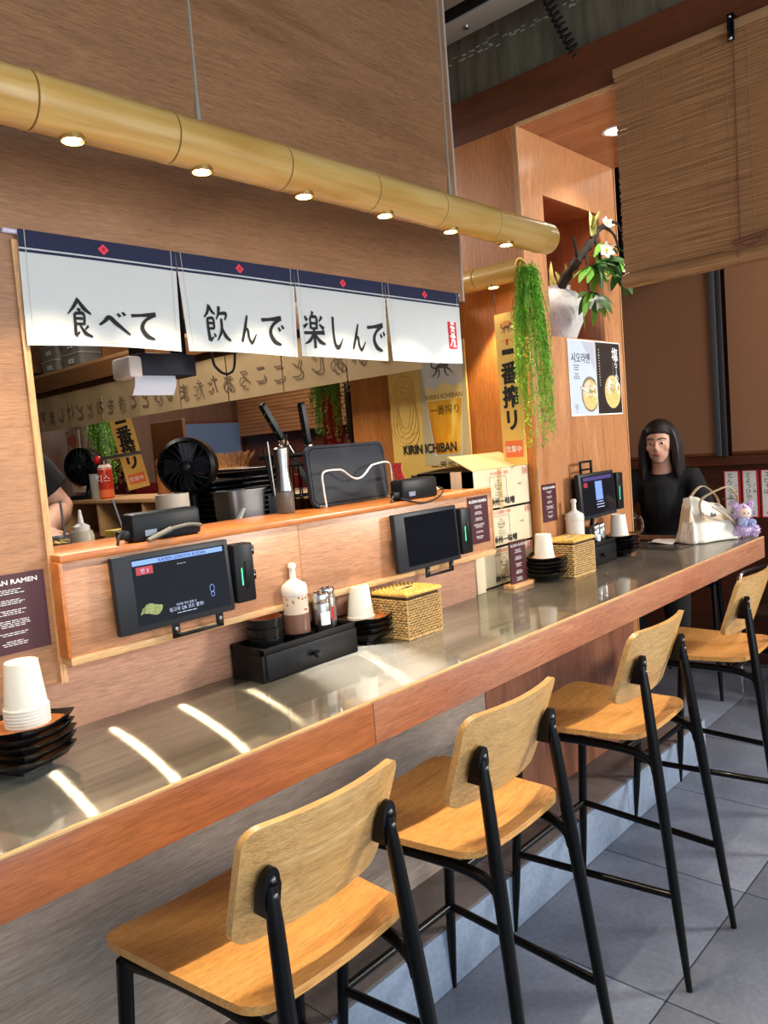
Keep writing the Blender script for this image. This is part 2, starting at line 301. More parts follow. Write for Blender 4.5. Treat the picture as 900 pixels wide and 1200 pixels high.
class MB:
    def __init__(s): s.v = []; s.f = []; s.mi = []; s.cur = 0
    def add(s, vs, fs):
        b = len(s.v); s.v += [Vector(p) for p in vs]; s.f += [tuple(i + b for i in f) for f in fs]; s.mi += [s.cur] * len(fs); return s
    def box(s, x0, x1, y0, y1, z0, z1, bev=0.0, mat=None):
        bm = bmesh.new(); bmesh.ops.create_cube(bm, size=1)
        for v in bm.verts: v.co = Vector(((x0 + x1) / 2 + v.co.x * (x1 - x0), (y0 + y1) / 2 + v.co.y * (y1 - y0), (z0 + z1) / 2 + v.co.z * (z1 - z0)))
        if bev: bmesh.ops.bevel(bm, geom=bm.edges[:], offset=bev, segments=2, affect='EDGES', profile=0.5)
        if mat: bm.transform(mat)
        bm.verts.index_update()
        s.add([v.co.copy() for v in bm.verts], [[v.index for v in f.verts] for f in bm.faces]); bm.free(); return s
    def lathe(s, prof, n=24, c=(0, 0, 0), sx=1.0, sy=1.0, mat=None, loop=False, caps=(1, 1)):
        vs = []; fs = []; c = Vector(c)
        for r, z in prof:
            for i in range(n):
                a = 2 * pi * i / n; p = c + Vector((r * cos(a) * sx, r * sin(a) * sy, z)); vs.append(mat @ p if mat else p)
        for j in range(len(prof) - 1):
            for i in range(n):
                k = (i + 1) % n; fs.append((j * n + i, j * n + k, (j + 1) * n + k, (j + 1) * n + i))
        if loop:
            j = (len(prof) - 1) * n
            for i in range(n): fs.append((j + i, j + (i + 1) % n, (i + 1) % n, i))
        else:
            if caps[0] and prof[0][0] > 1e-6: fs.append(tuple(range(n))[::-1])
            if caps[1] and prof[-1][0] > 1e-6: fs.append(tuple((len(prof) - 1) * n + i for i in range(n)))
        return s.add(vs, fs)
    def tube(s, pts, r, n=8, caps=True, close=False):
        pts = [Vector(p) for p in pts]; N = len(pts); rs = r if isinstance(r, (list, tuple)) else [r] * N
        vs = []; fs = []; prev = None
        for i, p in enumerate(pts):
            if close: t = pts[(i + 1) % N] - pts[i - 1]
            else: t = pts[min(i + 1, N - 1)] - pts[max(i - 1, 0)]
            t.normalize()
            if prev is None: u = t.orthogonal().normalized()
            else:
                u = prev - t * prev.dot(t)
                u = u.normalized() if u.length > 1e-6 else t.orthogonal().normalized()
            prev = u; w = t.cross(u)
            for k in range(n):
                a = 2 * pi * k / n; vs.append(p + (u * cos(a) + w * sin(a)) * rs[i])
        for i in range(N if close else N - 1):
            for k in range(n):
                a, b = i * n + k, i * n + (k + 1) % n; j = ((i + 1) % N) * n
                fs.append((a, b, j + (k + 1) % n, j + k))
        if caps and not close: fs.append(tuple(range(n))[::-1]); fs.append(tuple((N - 1) * n + k for k in range(n)))
        return s.add(vs, fs)
    def cyl(s, p0, p1, r0, r1=None, n=16): return s.tube([p0, p1], [r0, r0 if r1 is None else r1], n)
    def ball(s, c, rx, ry=None, rz=None, n=14, m=9, mat=None):
        ry = ry or rx; rz = rz or rx; vs = []; fs = []
        for j in range(m + 1):
            t = pi * j / m
            for i in range(n):
                a = 2 * pi * i / n; p = Vector((c[0] + rx * sin(t) * cos(a), c[1] + ry * sin(t) * sin(a), c[2] - rz * cos(t))); vs.append(mat @ p if mat else p)
        for j in range(m):
            for i in range(n): fs.append((j * n + i, j * n + (i + 1) % n, (j + 1) * n + (i + 1) % n, (j + 1) * n + i))
        return s.add(vs, fs)
    def slab(s, outline, f0, f1):
        """solid between two surfaces; outline = 2D points, f0/f1 map a 2D point to 3D"""
        n = len(outline); vs = [f0(*p) for p in outline] + [f1(*p) for p in outline]
        return s.add(vs, [tuple(range(n))[::-1], tuple(range(n, 2 * n))] + [(i, (i + 1) % n, n + (i + 1) % n, n + i) for i in range(n)])
    def grid(s, us, vs_, fn, thick=None):
        """sheet over a grid; thick = offset vector makes it a closed shell"""
        nu, nv = len(us), len(vs_); P = [Vector(fn(u, v)) for u in us for v in vs_]
        q = [(i * nv + j, (i + 1) * nv + j, (i + 1) * nv + j + 1, i * nv + j + 1) for i in range(nu - 1) for j in range(nv - 1)]
        if thick is None: return s.add(P, q)
        T = Vector(thick); N = len(P); rim = [i * nv for i in range(nu)] + [(nu - 1) * nv + j for j in range(1, nv)] + [i * nv + nv - 1 for i in range(nu - 2, -1, -1)] + [j for j in range(nv - 2, 0, -1)]
        q2 = [tuple(N + k for k in reversed(f)) for f in q]
        return s.add(P + [p + T for p in P], q + q2 + [(rim[(k + 1) % len(rim)], rim[k], N + rim[k], N + rim[(k + 1) % len(rim)]) for k in range(len(rim))])
    def poly(s, pts): return s.add(pts, [tuple(range(len(pts)))])
    def text(s, t, size, loc, right=(1, 0, 0), up=(0, 0, 1), spacing=1.0, sx=1.0, align='C', rows=None, warp=None, bold=0.0):
        """flat lettering; rows = line step for vertical writing"""
        right = Vector(right); up = Vector(up); loc = Vector(loc)
        if bold:
            nrm = right.cross(up).normalized()
            for k, (a, b) in enumerate(((1, 0), (-1, 0), (0, 1), (0, -1), (.7, .7), (-.7, .7))): s.text(t, size, loc + (right * a + up * b) * bold * size + nrm * (k + 1) * 2e-5, right, up, spacing, sx, align, rows, warp)
        if rows:
            for k, ch in enumerate(t): s.text(ch, size, loc - up * (k * rows), right, up, 1.0, sx)
            return s
        v, f = glyphs(t, spacing)
        if not v: return s
        xs = [p[0] for p in v]; ys = [p[1] for p in v]; cx = (min(xs) + max(xs)) / 2 if align == 'C' else min(xs); cy = (min(ys) + max(ys)) / 2
        P = []
        for x, y in v:
            q = loc + right * ((x - cx) * size * sx) + up * ((y - cy) * size); P.append(warp(q) if warp else q)
        return s.add(P, f)
    def dashes(s, loc, right, up, w, h, rows, seed=0):
        """rows of short printed strokes: small print too fine to read"""
        rnd = random.Random(seed); right = Vector(right); up = Vector(up); loc = Vector(loc)
        for k in range(rows):
            x = -w / 2 * rnd.uniform(0.55, 1.0); e = -x; z = -k * h
            while x < e:
                l = rnd.uniform(0.08, 0.2) * w; l = min(l, e - x)
                a = loc + right * x + up * z; s.poly([a, a + right * l, a + right * l + up * h * 0.34, a + up * h * 0.34]); x += l + w * 0.03
        return s
    def move(s, m):
        s.v = [m @ p for p in s.v]; return s
    def build(s, name, mat, parent=None, loc=None, world=False, rot=None, kind=None):
        me = bpy.data.meshes.new(name)
        off = Vector((0, 0, 0))
        if world and parent: off = WLOC[parent.name]
        elif world and loc is not None: off = Vector(loc)
        me.from_pydata([tuple(p - off) for p in s.v], [], s.f)
        for m in (mat if isinstance(mat, (list, tuple)) else [mat]): me.materials.append(m)
        if isinstance(mat, (list, tuple)): me.polygons.foreach_set('material_index', s.mi)
        bm = bmesh.new(); bm.from_mesh(me); bmesh.ops.recalc_face_normals(bm, faces=bm.faces[:]); bm.to_mesh(me); bm.free()
        me.shade_smooth(); me.set_sharp_from_angle(angle=radians(38))
        o = bpy.data.objects.new(name, me); COL.objects.link(o)
        if parent: o.parent = parent; WLOC[o.name] = WLOC[parent.name] if (world or loc is None) else WLOC[parent.name] + Vector(loc)
        if loc is not None: o.location = loc
        if parent is None: WLOC[o.name] = Vector(loc) if loc is not None else Vector((0, 0, 0))
        if rot: o.rotation_euler = rot
        if kind: o['kind'] = kind
        return o
WLOC = {}
def tag(o, label, cat, group=None):
    o['label'] = label; o['category'] = cat
    if group: o['group'] = group
    return o
def thing(name, label, cat, loc=(0, 0, 0), rz=0.0, group=None):
    o = bpy.data.objects.new(name, None); COL.objects.link(o); o.empty_display_size = 0.05
    o.location = loc; o.rotation_euler = (0, 0, rz); WLOC[o.name] = Vector(loc); return tag(o, label, cat, group)
def dup(root, loc, rz=None, label=None, group=None):
    r = root.copy(); COL.objects.link(r); r.location = loc; WLOC[r.name] = Vector(loc)
    if rz is not None: r.rotation_euler = (0, 0, rz)
    if label: r['label'] = label
    if group: r['group'] = group
    for ch in list(root.children):
        c = ch.copy(); COL.objects.link(c); c.parent = r
        for g in list(ch.children):
            d = g.copy(); COL.objects.link(d); d.parent = c
    return r
def struct(name, mb, mat, parent=None):
    o = mb.build(name, mat, parent)
    if not parent: o['kind'] = 'structure'
    return o
def piece(name, mesh, parent, loc):
    o = bpy.data.objects.new(name, mesh); COL.objects.link(o); o.parent = parent; o.location = loc; return o
def sm(pts, k=6):
    """Catmull-Rom through points"""
    pts = [Vector(p) for p in pts]; out = []
    for i in range(len(pts) - 1):
        p0 = pts[max(i - 1, 0)]; p1 = pts[i]; p2 = pts[i + 1]; p3 = pts[min(i + 2, len(pts) - 1)]
        for j in range(k):
            t = j / k; out.append(0.5 * ((2 * p1) + (p2 - p0) * t + (2 * p0 - 5 * p1 + 4 * p2 - p3) * t * t + (3 * p1 - p0 - 3 * p2 + p3) * t ** 3))
    out.append(pts[-1]); return out
def rrect(w, h, r, n=5, cx=0.0, cy=0.0):
    out = []
    for sx, sy, a0 in ((1, 1, 0), (-1, 1, 90), (-1, -1, 180), (1, -1, 270)):
        for i in range(n + 1):
            a = radians(a0 + 90 * i / n); out.append((cx + sx * (w / 2 - r) + r * cos(a), cy + sy * (h / 2 - r) + r * sin(a)))
    return out
ORD = ['topmost', 'second from the top', 'third from the top', 'fourth from the top', 'fifth from the top', 'sixth from the top', 'seventh from the top', 'eighth from the top', 'ninth from the top', 'tenth from the top']
XR, ZU = (1, 0, 0), (0, 0, 1)
YN = (0, -1, 0)            # reading direction on faces that look toward -X

# ---------------------------------------------------------------- setting
fl = struct('floor', MB().box(-2.2, 7.2, -2.6, 8.2, -0.06, -0.006), M['grout'])
tm = MB().box(-0.3025, 0.3025, -0.3025, 0.3025, -0.012, 0, 0.0015)
proto = tm.build('tile', M['tile'], fl, (1.86 - 0.305, 0.865 - 0.305, 0)); 
for i in range(-3, 6):
    for j in range(-2, 3):
        x, y = 1.86 - 0.305 + 0.61 * i, 0.865 - 0.305 + 0.61 * j
        if (i, j) == (0, 0) or (j > 1 and x < 3.6): continue
        piece('tile', proto.data, fl, (x, y, 0))
struct('ceiling', MB().box(-2.2, 7.2, -1.9, 8.2, 3.3, 3.36), M['ceiling'])
# plywood wall with the serving opening
wl = MB().box(-1.6, 0.722, 1.645, 1.685, 1.06, 3.3).box(0.722, 2.255, 1.645, 1.685, 1.985, 3.3)
wall_left = struct('wall_left', wl, M['ply_wall'])
struct('wall_counter', MB().box(-1.6, 2.228, 1.66, 1.70, 0, 1.33), M['ply_lower'])
struct('trim_1', MB().box(0.716, 0.730, 1.638, 1.69, 1.06, 1.985), M['edge_z'])
struct('trim_2', MB().box(2.251, 2.259, 1.642, 1.688, 1.985, 3.3), plain('pale_trim', srgb(200, 186, 176), 0.5))
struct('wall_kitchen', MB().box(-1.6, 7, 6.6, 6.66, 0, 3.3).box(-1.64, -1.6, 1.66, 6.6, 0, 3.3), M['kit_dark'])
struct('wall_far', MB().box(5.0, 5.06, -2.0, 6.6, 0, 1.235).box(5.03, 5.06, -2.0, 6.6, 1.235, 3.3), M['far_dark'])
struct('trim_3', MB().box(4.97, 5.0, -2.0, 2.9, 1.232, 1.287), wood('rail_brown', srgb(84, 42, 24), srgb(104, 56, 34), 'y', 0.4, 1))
# pillar with its lit niche
pb = MB()
for b in ((2.69, 2.857, 1.66, 1.68, 0, 2.69), (3.325, 3.493, 1.66, 1.68, 0, 2.69), (2.857, 3.325, 1.66, 1.68, 2.455, 2.69), (2.857, 3.325, 1.66, 1.68, 0, 1.90)): pb.box(*b)
pb.box(2.715, 3.493, 1.935, 2.66, 0, 2.69).box(3.473, 3.493, 1.68, 1.935, 0, 2.69)
pil = struct('pillar', pb, M['pillar'])
nb = MB().box(2.845, 2.857, 1.68, 1.93, 1.888, 2.467).box(3.325, 3.337, 1.68, 1.93, 1.888, 2.467).box(2.857, 3.325, 1.68, 1.93, 2.455, 2.467).box(2.857, 3.325, 1.68, 1.93, 1.888, 1.90).box(2.845, 3.337, 1.92, 1.932, 1.888, 2.467)
struct('niche_lining', nb, wood('niche_ply', srgb(150, 82, 46), srgb(184, 108, 66), 'z', 0.3, 1.2, coat=0.2, spread=9), pil)
struct('side_panel', MB().box(2.69, 2.714, 1.68, 2.66, 0.0, 2.69), M['alcove'], pil)
struct('edge_strip', MB().box(2.6865, 2.6905, 1.6555, 1.664, 0, 2.69).box(3.490, 3.496, 1.6555, 1.664, 0, 2.69), M['edge_z'], pil)
# overhead portal beam and plaster beam above it
bmx = struct('ceiling_beam', MB().box(2.70, 3.493, -1.9, 3.2, 2.695, 2.865), M['beam'])
struct('soffit_panel', MB().box(2.702, 3.49, -1.9, 1.66, 2.684, 2.696), M['soffit'], bmx)
struct('edge_strip', MB().box(2.697, 2.701, -1.9, 1.66, 2.682, 2.696), M['edge'], bmx)
pl = struct('plaster_beam', MB().box(2.745, 3.3, -1.9, 6.5, 2.865, 3.3), M['plaster'])
cb = MB(); rr = random.Random(3)
for k in range(90):
    y = 0.9 + rr.random() * 1.25; z = 3.05 + (y - 1.9) * 0.004 + rr.uniform(-0.012, 0.012) * (1 if rr.random() < 0.7 else 2); l = rr.uniform(0.006, 0.03)
    cb.box(2.7435, 2.7455, y, y + l, z, z + rr.uniform(0.002, 0.006))
struct('chipped_paint', cb, M['chip'], pl); pl.children[0]['kind'] = 'stuff'

fx = thing('ceiling_light_fixture', 'long pale metal light fixture with a dark slot under the ceiling', 'light fixture', (2.62, 1.75, 3.035))
MB().box(-0.14, -0.02, -0.36, 0.9, 0.0, 0.06, 0.006).box(-0.14, -0.02, -1.3, -0.365, 0.0, 0.06, 0.006).build('housing', M['fixture'], fx)
MB().box(-0.22, -0.14, -1.3, 0.9, 0.01, 0.05).build('slot', M['black_matte'], fx)
MB().box(-0.36, -0.22, -1.3, 0.9, 0.0, 0.06, 0.006).build('housing', M['fixture'], fx)
MB().lathe([(0.0, -0.008), (0.010, -0.008), (0.012, 0.002)], 12, (-0.08, 0.0, 0)).build('screw', M['chrome'], fx)
MB().box(-0.30, -0.1, -0.8, -0.76, 0.055, 0.264).box(-0.30, -0.1, 0.5, 0.54, 0.055, 0.264).build('hanger', M['black_matte'], fx)

# ---------------------------------------------------------------- counter on its tiled step
step = struct('step', MB().box(-1.2, 3.44, 1.352, 1.555, 0, 0.172), M['grout'])
rt = MB().box(-0.3835, 0.3835, -0.004, 0.004, -0.086, 0.086, 0.001); tt = MB().box(-0.3835, 0.3835, -0.10, 0.10, -0.004, 0.004, 0.001)
r0 = rt.build('tile', M['tile_step'], step, (3.0, 1.349, 0.088)); t0 = tt.build('tile', M['tile_top'], step, (3.0, 1.452, 0.175))
for k in range(1, 6):
    piece('tile', r0.data, step, (3.052 - 0.77 * k, 1.349, 0.088)); piece('tile', t0.data, step, (3.052 - 0.77 * k, 1.452, 0.175))
r0.location.x = t0.location.x = 3.052
MB().box(3.436, 3.446, 1.347, 1.552, 0.002, 0.174, 0.001).build('tile', M['tile_step'], step)

ct = thing('bar_counter', 'long bar counter with brushed steel top and orange brown wooden edge', 'counter', (1.3, 1.43, 0))
w = dict(world=True)
top = MB()
NX = 3.872
out = [(-1.2, 1.2035), (NX - 0.002, 1.2035), (NX - 0.002, 1.95), (3.497, 1.95), (3.497, 1.659), (2.685, 1.659), (2.685, 2.62), (2.232, 2.62), (2.232, 1.659), (-1.2, 1.659)]
top.slab(out, lambda x, y: (x, y, 0.9465), lambda x, y: (x, y, 0.95)); top.build('worktop', M['steel_top'], ct, **w)
MB().box(-1.2, 1.196, 1.194, 1.214, 0.852, 0.946, 0.001).build('edge_board', M['fascia'], ct, **w)
MB().box(1.198, NX, 1.194, 1.214, 0.852, 0.946, 0.001).build('edge_board', M['fascia_pale'], ct, **w)
MB().box(NX - 0.02, NX, 1.215, 1.95, 0.852, 0.946, 0.001).build('end_board', M['fascia_pale'], ct, **w)
MB().box(-1.2, NX, 1.1935, 1.2030, 0.9462, 0.9515, 0.0008).build('edge_trim', M['edge'], ct, **w)
MB().box(-1.2, NX - 0.022, 1.216, 1.64, 0.87, 0.946).build('subframe', M['under_grey'], ct, **w)
MB().box(-1.2, 2.08, 1.545, 1.565, 0.172, 0.87).build('front_panel', M['under_grey'], ct, **w)
MB().box(2.083, 3.205, 1.545, 1.565, 0.172, 0.87).build('front_panel', M['under_red'], ct, **w)
MB().box(3.185, 3.205, 1.566, 1.655, 0.0, 0.87).build('end_panel', M['under_red'], ct, **w)

lg = thing('serving_ledge', 'raised plywood serving ledge along the kitchen opening above the counter', 'ledge', (1.5, 1.7, 1.10))
MB().box(0.724, 1.375, 1.600, 1.615, 1.116, 1.318, 0.0008).build('front_panel', M['ply_ledge'], lg, **w)
MB().box(1.3762, 2.272, 1.600, 1.615, 1.116, 1.318, 0.0008).build('front_panel', M['ply_ledge'], lg, **w)
MB().box(0.722, 2.273, 1.596, 1.84, 1.318, 1.334, 0.001).build('top_board', M['ledge_top'], lg, **w)
MB().box(0.722, 2.273, 1.594, 1.66, 1.100, 1.1165, 0.001).build('bottom_trim', M['edge'], lg, **w)
MB().box(0.718, 0.7255, 1.597, 1.66, 1.1165, 1.318, 0.0005).build('end_cap', M['ledge_top'], lg, **w)
MB().box(2.2722, 2.278, 1.597, 1.66, 1.1165, 1.318, 0.0005).build('end_cap', M['edge_z'], lg, **w)
MB().box(1.99, 2.272, 1.597, 1.612, 1.334, 1.339).build('top_edge', M['edge'], lg, **w)

# ---------------------------------------------------------------- bar stools
def dense(o, step=0.03):
    out = []
    for i, p in enumerate(o):
        q = o[(i + 1) % len(o)]; n = max(1, int(math.dist(p, q) / step))
        out += [(p[0] + (q[0] - p[0]) * k / n, p[1] + (q[1] - p[1]) * k / n) for k in range(n)]
    return out
def make_stool(label):
    t = thing('bar_stool', label, 'stool', (0, 0, 0), 0, 'ash and black steel bar stools along the counter')
    # seat: dished plywood, rounded trapezoid
    ol = []
    for (x, y) in rrect(1.0, 1.0, 0.11, 5):
        wv = 0.5 * (1 + (0.5 + y) * 0.0); half = 0.176 + (y + 0.5) * 0.042
        ol.append((x * 2 * half, -0.182 + (y + 0.5) * 0.412))
    ol = dense(ol)
    def sz(x, y):
        v = (y + 0.182) / 0.412
        return 0.645 + 0.30 * x * x * (1.25 - 0.5 * v) + 0.010 * (1 - v) ** 3 - 0.012 * max(0, v - 0.75) ** 2 * 16 * 0.3
    mb = MB()
    # concentric rings give an even surface that follows the dish
    rings = 7; vs = []; fs = []; L = len(ol)
    for side in (0, 1):
        for r in range(rings + 1):
            k = 1 - r / (rings + 0.0) if r < rings else 0.0
            for (x, y) in ol:
                X, Y = x * k, 0.024 + (y - 0.024) * k
                vs.append((X, Y, sz(X, Y) + (0.015 if side else 0)))
    R = (rings + 1) * L
    for side in (0, 1):
        for r in range(rings):
            for i in range(L):
                j = (i + 1) % L; a = side * R + r * L
                fs.append((a + i, a + j, a + L + j, a + L + i))
    for i in range(L): fs.append((i, (i + 1) % L, R + (i + 1) % L, R + i))
    mb.add(vs, fs); mb.build('seat', M['seat_wood'], t)
    # backrest: curved plywood shell
    ol2 = []
    for (x, z) in rrect(0.338, 0.212, 0.032, 5, 0, 0.853): 
        ol2.append((x * (1 + (z - 0.853) * 0.18), z))
    ol2 = dense(ol2)
    def by(x, z): return -0.186 + 0.95 * x * x + (0.87 - z) * 0.36
    rings = 6; vs = []; fs = []; L = len(ol2)
    for side in (0, 1):
        for r in range(rings + 1):
            k = 1 - r / rings
            for (x, z) in ol2:
                X, Z = x * k, 0.853 + (z - 0.853) * k; vs.append((X, by(X, Z) + (0.016 if side else 0), Z))
    R = (rings + 1) * L
    for side in (0, 1):
        for r in range(rings):
            for i in range(L):
                j = (i + 1) % L; a = side * R + r * L; fs.append((a + i, a + j, a + L + j, a + L + i))
    for i in range(L): fs.append((i, (i + 1) % L, R + (i + 1) % L, R + i))
    MB().add(vs, fs).build('backrest', M['back_wood'], t)
    bx = 0.131; byy = by(bx, 0.87) - 0.012
    def post(s, z): # rear post centre line
        k = z / 0.875; return Vector((s * (0.17 + (bx - 0.17) * k), -0.29 + (byy - 0.006 + 0.29) * k, z))
    for s in (-1, 1):
        f = MB(); f.tube([(s * 0.216, 0.228, 0.001), (s * 0.209, 0.216, 0.15), (s * 0.205, 0.209, 0.26), (s * 0.192, 0.182, 0.628)], [0.0085, 0.0120, 0.0140, 0.0150], 12); f.build('leg', M['black_metal'], t)
        g = MB(); g.tube([post(s, z) for z in (0.001, 0.15, 0.26, 0.60, 0.80, 0.862)], [0.0085, 0.0120, 0.0135, 0.0155, 0.0135, 0.0105], 12)
        # flattened plate carrying the backrest screws
        pl = [(0.0150 * cos(a) , 0.024 * sin(a) ) for a in [i * pi / 8 for i in range(9)]] + [(-0.0175, -0.010), (-0.0125, -0.055), (0.0125, -0.055), (0.0175, -0.010)]
        q = post(s, 0.868)
        g.slab(pl, lambda x, z: q + Vector((x, -0.0065 - z * 0.10, z)), lambda x, z: q + Vector((x, 0.012 - z * 0.36, z)))
        g.build('leg', M['black_metal'], t)
        for zz in (0.872, 0.848):
            q2 = post(s, zz) + Vector((0, -0.0075, 0)); MB().ball(q2, 0.0062, 0.0055, 0.0062, 8, 6).build('screw', M['dull_steel'], t)
        MB().tube([(s * 0.2055, 0.209, 0.247), post(s, 0.25)], 0.0105, 10).build('footrest_bar', M['black_metal'], t)
        fr = MB(); p = post(s, 0.612)
        fr.tube(sm([(s * 0.190, 0.182, 0.624), (s * 0.165, 0.04, 0.629), (s * 0.148, -0.13, 0.627), (p.x, p.y + 0.015, 0.607), (p.x, p.y, 0.572)], 4), 0.0125, 10); fr.build('seat_rail', M['black_metal'], t)
    MB().tube([(-0.2055, 0.209, 0.247), (0.2055, 0.209, 0.247)], 0.0105, 10).build('footrest_bar', M['black_metal'], t)
    MB().tube([(-0.190, 0.182, 0.626), (0.190, 0.182, 0.626)], 0.0125, 10).build('seat_rail', M['black_metal'], t)
    MB().tube([(-0.150, -0.13, 0.627), (0.150, -0.13, 0.627)], 0.0125, 10).build('seat_rail', M['black_metal'], t)
    return t
st = make_stool('nearest bar stool, its curved ash backrest cut by the bottom picture edge')
st.location = (0.815, 1.12, 0)
dup(st, (1.36, 1.12, 0), 0, 'second bar stool from the bottom, under the thick dark join in the counter edge')
dup(st, (2.10, 1.12, 0), 0, 'third bar stool from the bottom, its pale backrest below the fascia\'s middle')
dup(st, (2.935, 1.12, 0), 0, 'fourth bar stool, half out of the right picture edge')

# ---------------------------------------------------------------- bamboo lamps
def bamboo(parent, x0, x1, r, nodes, lights, energy, zc=0.0):
    """stalk along local x with swollen nodes; downlights below"""
    pts = [x0]
    for n in nodes:
        for d in (-0.018, -0.006, -0.0025, 0.0, 0.0025, 0.006, 0.018): pts.append(n + d)
    pts.append(x1); pts = sorted(p for p in pts if x0 <= p <= x1); rs = []
    for p in pts:
        d = min([abs(p - n) for n in nodes] + [1])
        rs.append(r * (0.972 if d < 0.001 else 1.022 if d < 0.004 else 1.030 if d < 0.01 else 1.0))
    m = MB(); vs = []; fs = []; n = 28
    for p, q in zip(pts, rs):
        for i in range(n): a = 2 * pi * i / n; vs.append((p, q * cos(a), q * sin(a)))
    for j in range(len(pts) - 1):
        for i in range(n): fs.append((j * n + i, j * n + (i + 1) % n, (j + 1) * n + (i + 1) % n, (j + 1) * n + i))
    # hollow rim at both ends
    for e, sgn in ((0, 1), (len(pts) - 1, -1)):
        b = len(vs)
        for q, dx in ((0.86, 0), (0.86, 0.05 * sgn)):
            for i in range(n): a = 2 * pi * i / n; vs.append((pts[e] + dx, r * q * cos(a), r * q * sin(a)))
        for i in range(n):
            j = (i + 1) % n; fs.append((e * n + i, e * n + j, b + j, b + i)); fs.append((b + i, b + j, b + n + j, b + n + i))
        fs.append(tuple(b + n + i for i in range(n)))
    m.add(vs, fs); m.build('stalk', M['bamboo'], parent)
    for p in nodes: 
        if x0 < p < x1:
            g = MB(); g.tube([(p, r * 0.985 * cos(2 * pi * i / 28), r * 0.985 * sin(2 * pi * i / 28)) for i in range(28)], 0.0016, 5, close=True); g.build('node_ring', plain_ring, parent)
    for p in lights:
        g = MB(); g.lathe([(0.0205, -r - 0.004), (0.024, -r - 0.003), (0.024, -r + 0.016), (0.0205, -r + 0.014)], 20, (p, 0, 0), loop=True); rg = g.build('light_ring', M['gold_ring'], parent)
        b = MB().lathe([(0.0, -r - 0.001), (0.014, -r - 0.0015), (0.0195, -r + 0.004)], 18, (p, 0, 0)); b.build('bulb', M['led'], rg)
        d = bpy.data.lights.new('lamp', 'SPOT'); d.energy = energy; d.color = (1.0, 0.84, 0.58); d.spot_size = radians(80); d.spot_blend = 0.42; d.shadow_soft_size = 0.012
        o = bpy.data.objects.new('lamp', d); COL.objects.link(o); o.parent = parent; o.location = (p, 0, -r - 0.018)
plain_ring = plain('node_line', srgb(120, 88, 44), 0.6)
b1 = thing('bamboo_lamp', 'long bamboo pole pendant lamp with small spotlights above the white curtain', 'lamp', (1.25, 1.42, 2.171))
nodes = [-1.35 + 0.0, -1.06, -0.86, -0.572, -0.285, 0.012, 0.31, 0.59, 0.86, 1.145]
bamboo(b1, -1.75, 1.205, 0.0505, nodes, [x - 1.25 for x in (0.18, 0.469, 0.757, 1.043, 1.334, 1.623, 1.909, 2.199)], 19.0)
for x in (1.047, 1.918, -0.2):
    hw = MB().tube([(x - 1.25, 0, 0.095), (x - 1.25 + 0.004, 0, 0.5), (x - 1.25 - 0.004, 0, 1.13)], 0.0036, 6).build('hanging_wire', M['wire_grey'], b1)
    MB().cyl((x - 1.25, 0, 0.045), (x - 1.25, 0, 0.082), 0.0065, n=10).cyl((x - 1.25, 0, 0.082), (x - 1.25, 0, 0.115), 0.005, 0.0042, 10).build('wire_clamp', M['wire_grey'], hw)
b2 = thing('bamboo_lamp', 'second bamboo pole lamp behind the wall end, fern trailing from its tip', 'lamp', (2.6, 1.62, 2.13), pi / 2)
bamboo(b2, 0.0, 1.0, 0.042, [0.20, 0.47, 0.75], [0.13, 0.50, 0.9], 26.0)
for x in (0.36, 0.8): MB().tube([(x, 0, 0.04), (x, 0, 1.16)], 0.003, 6).build('hanging_wire', M['steel'], b2)

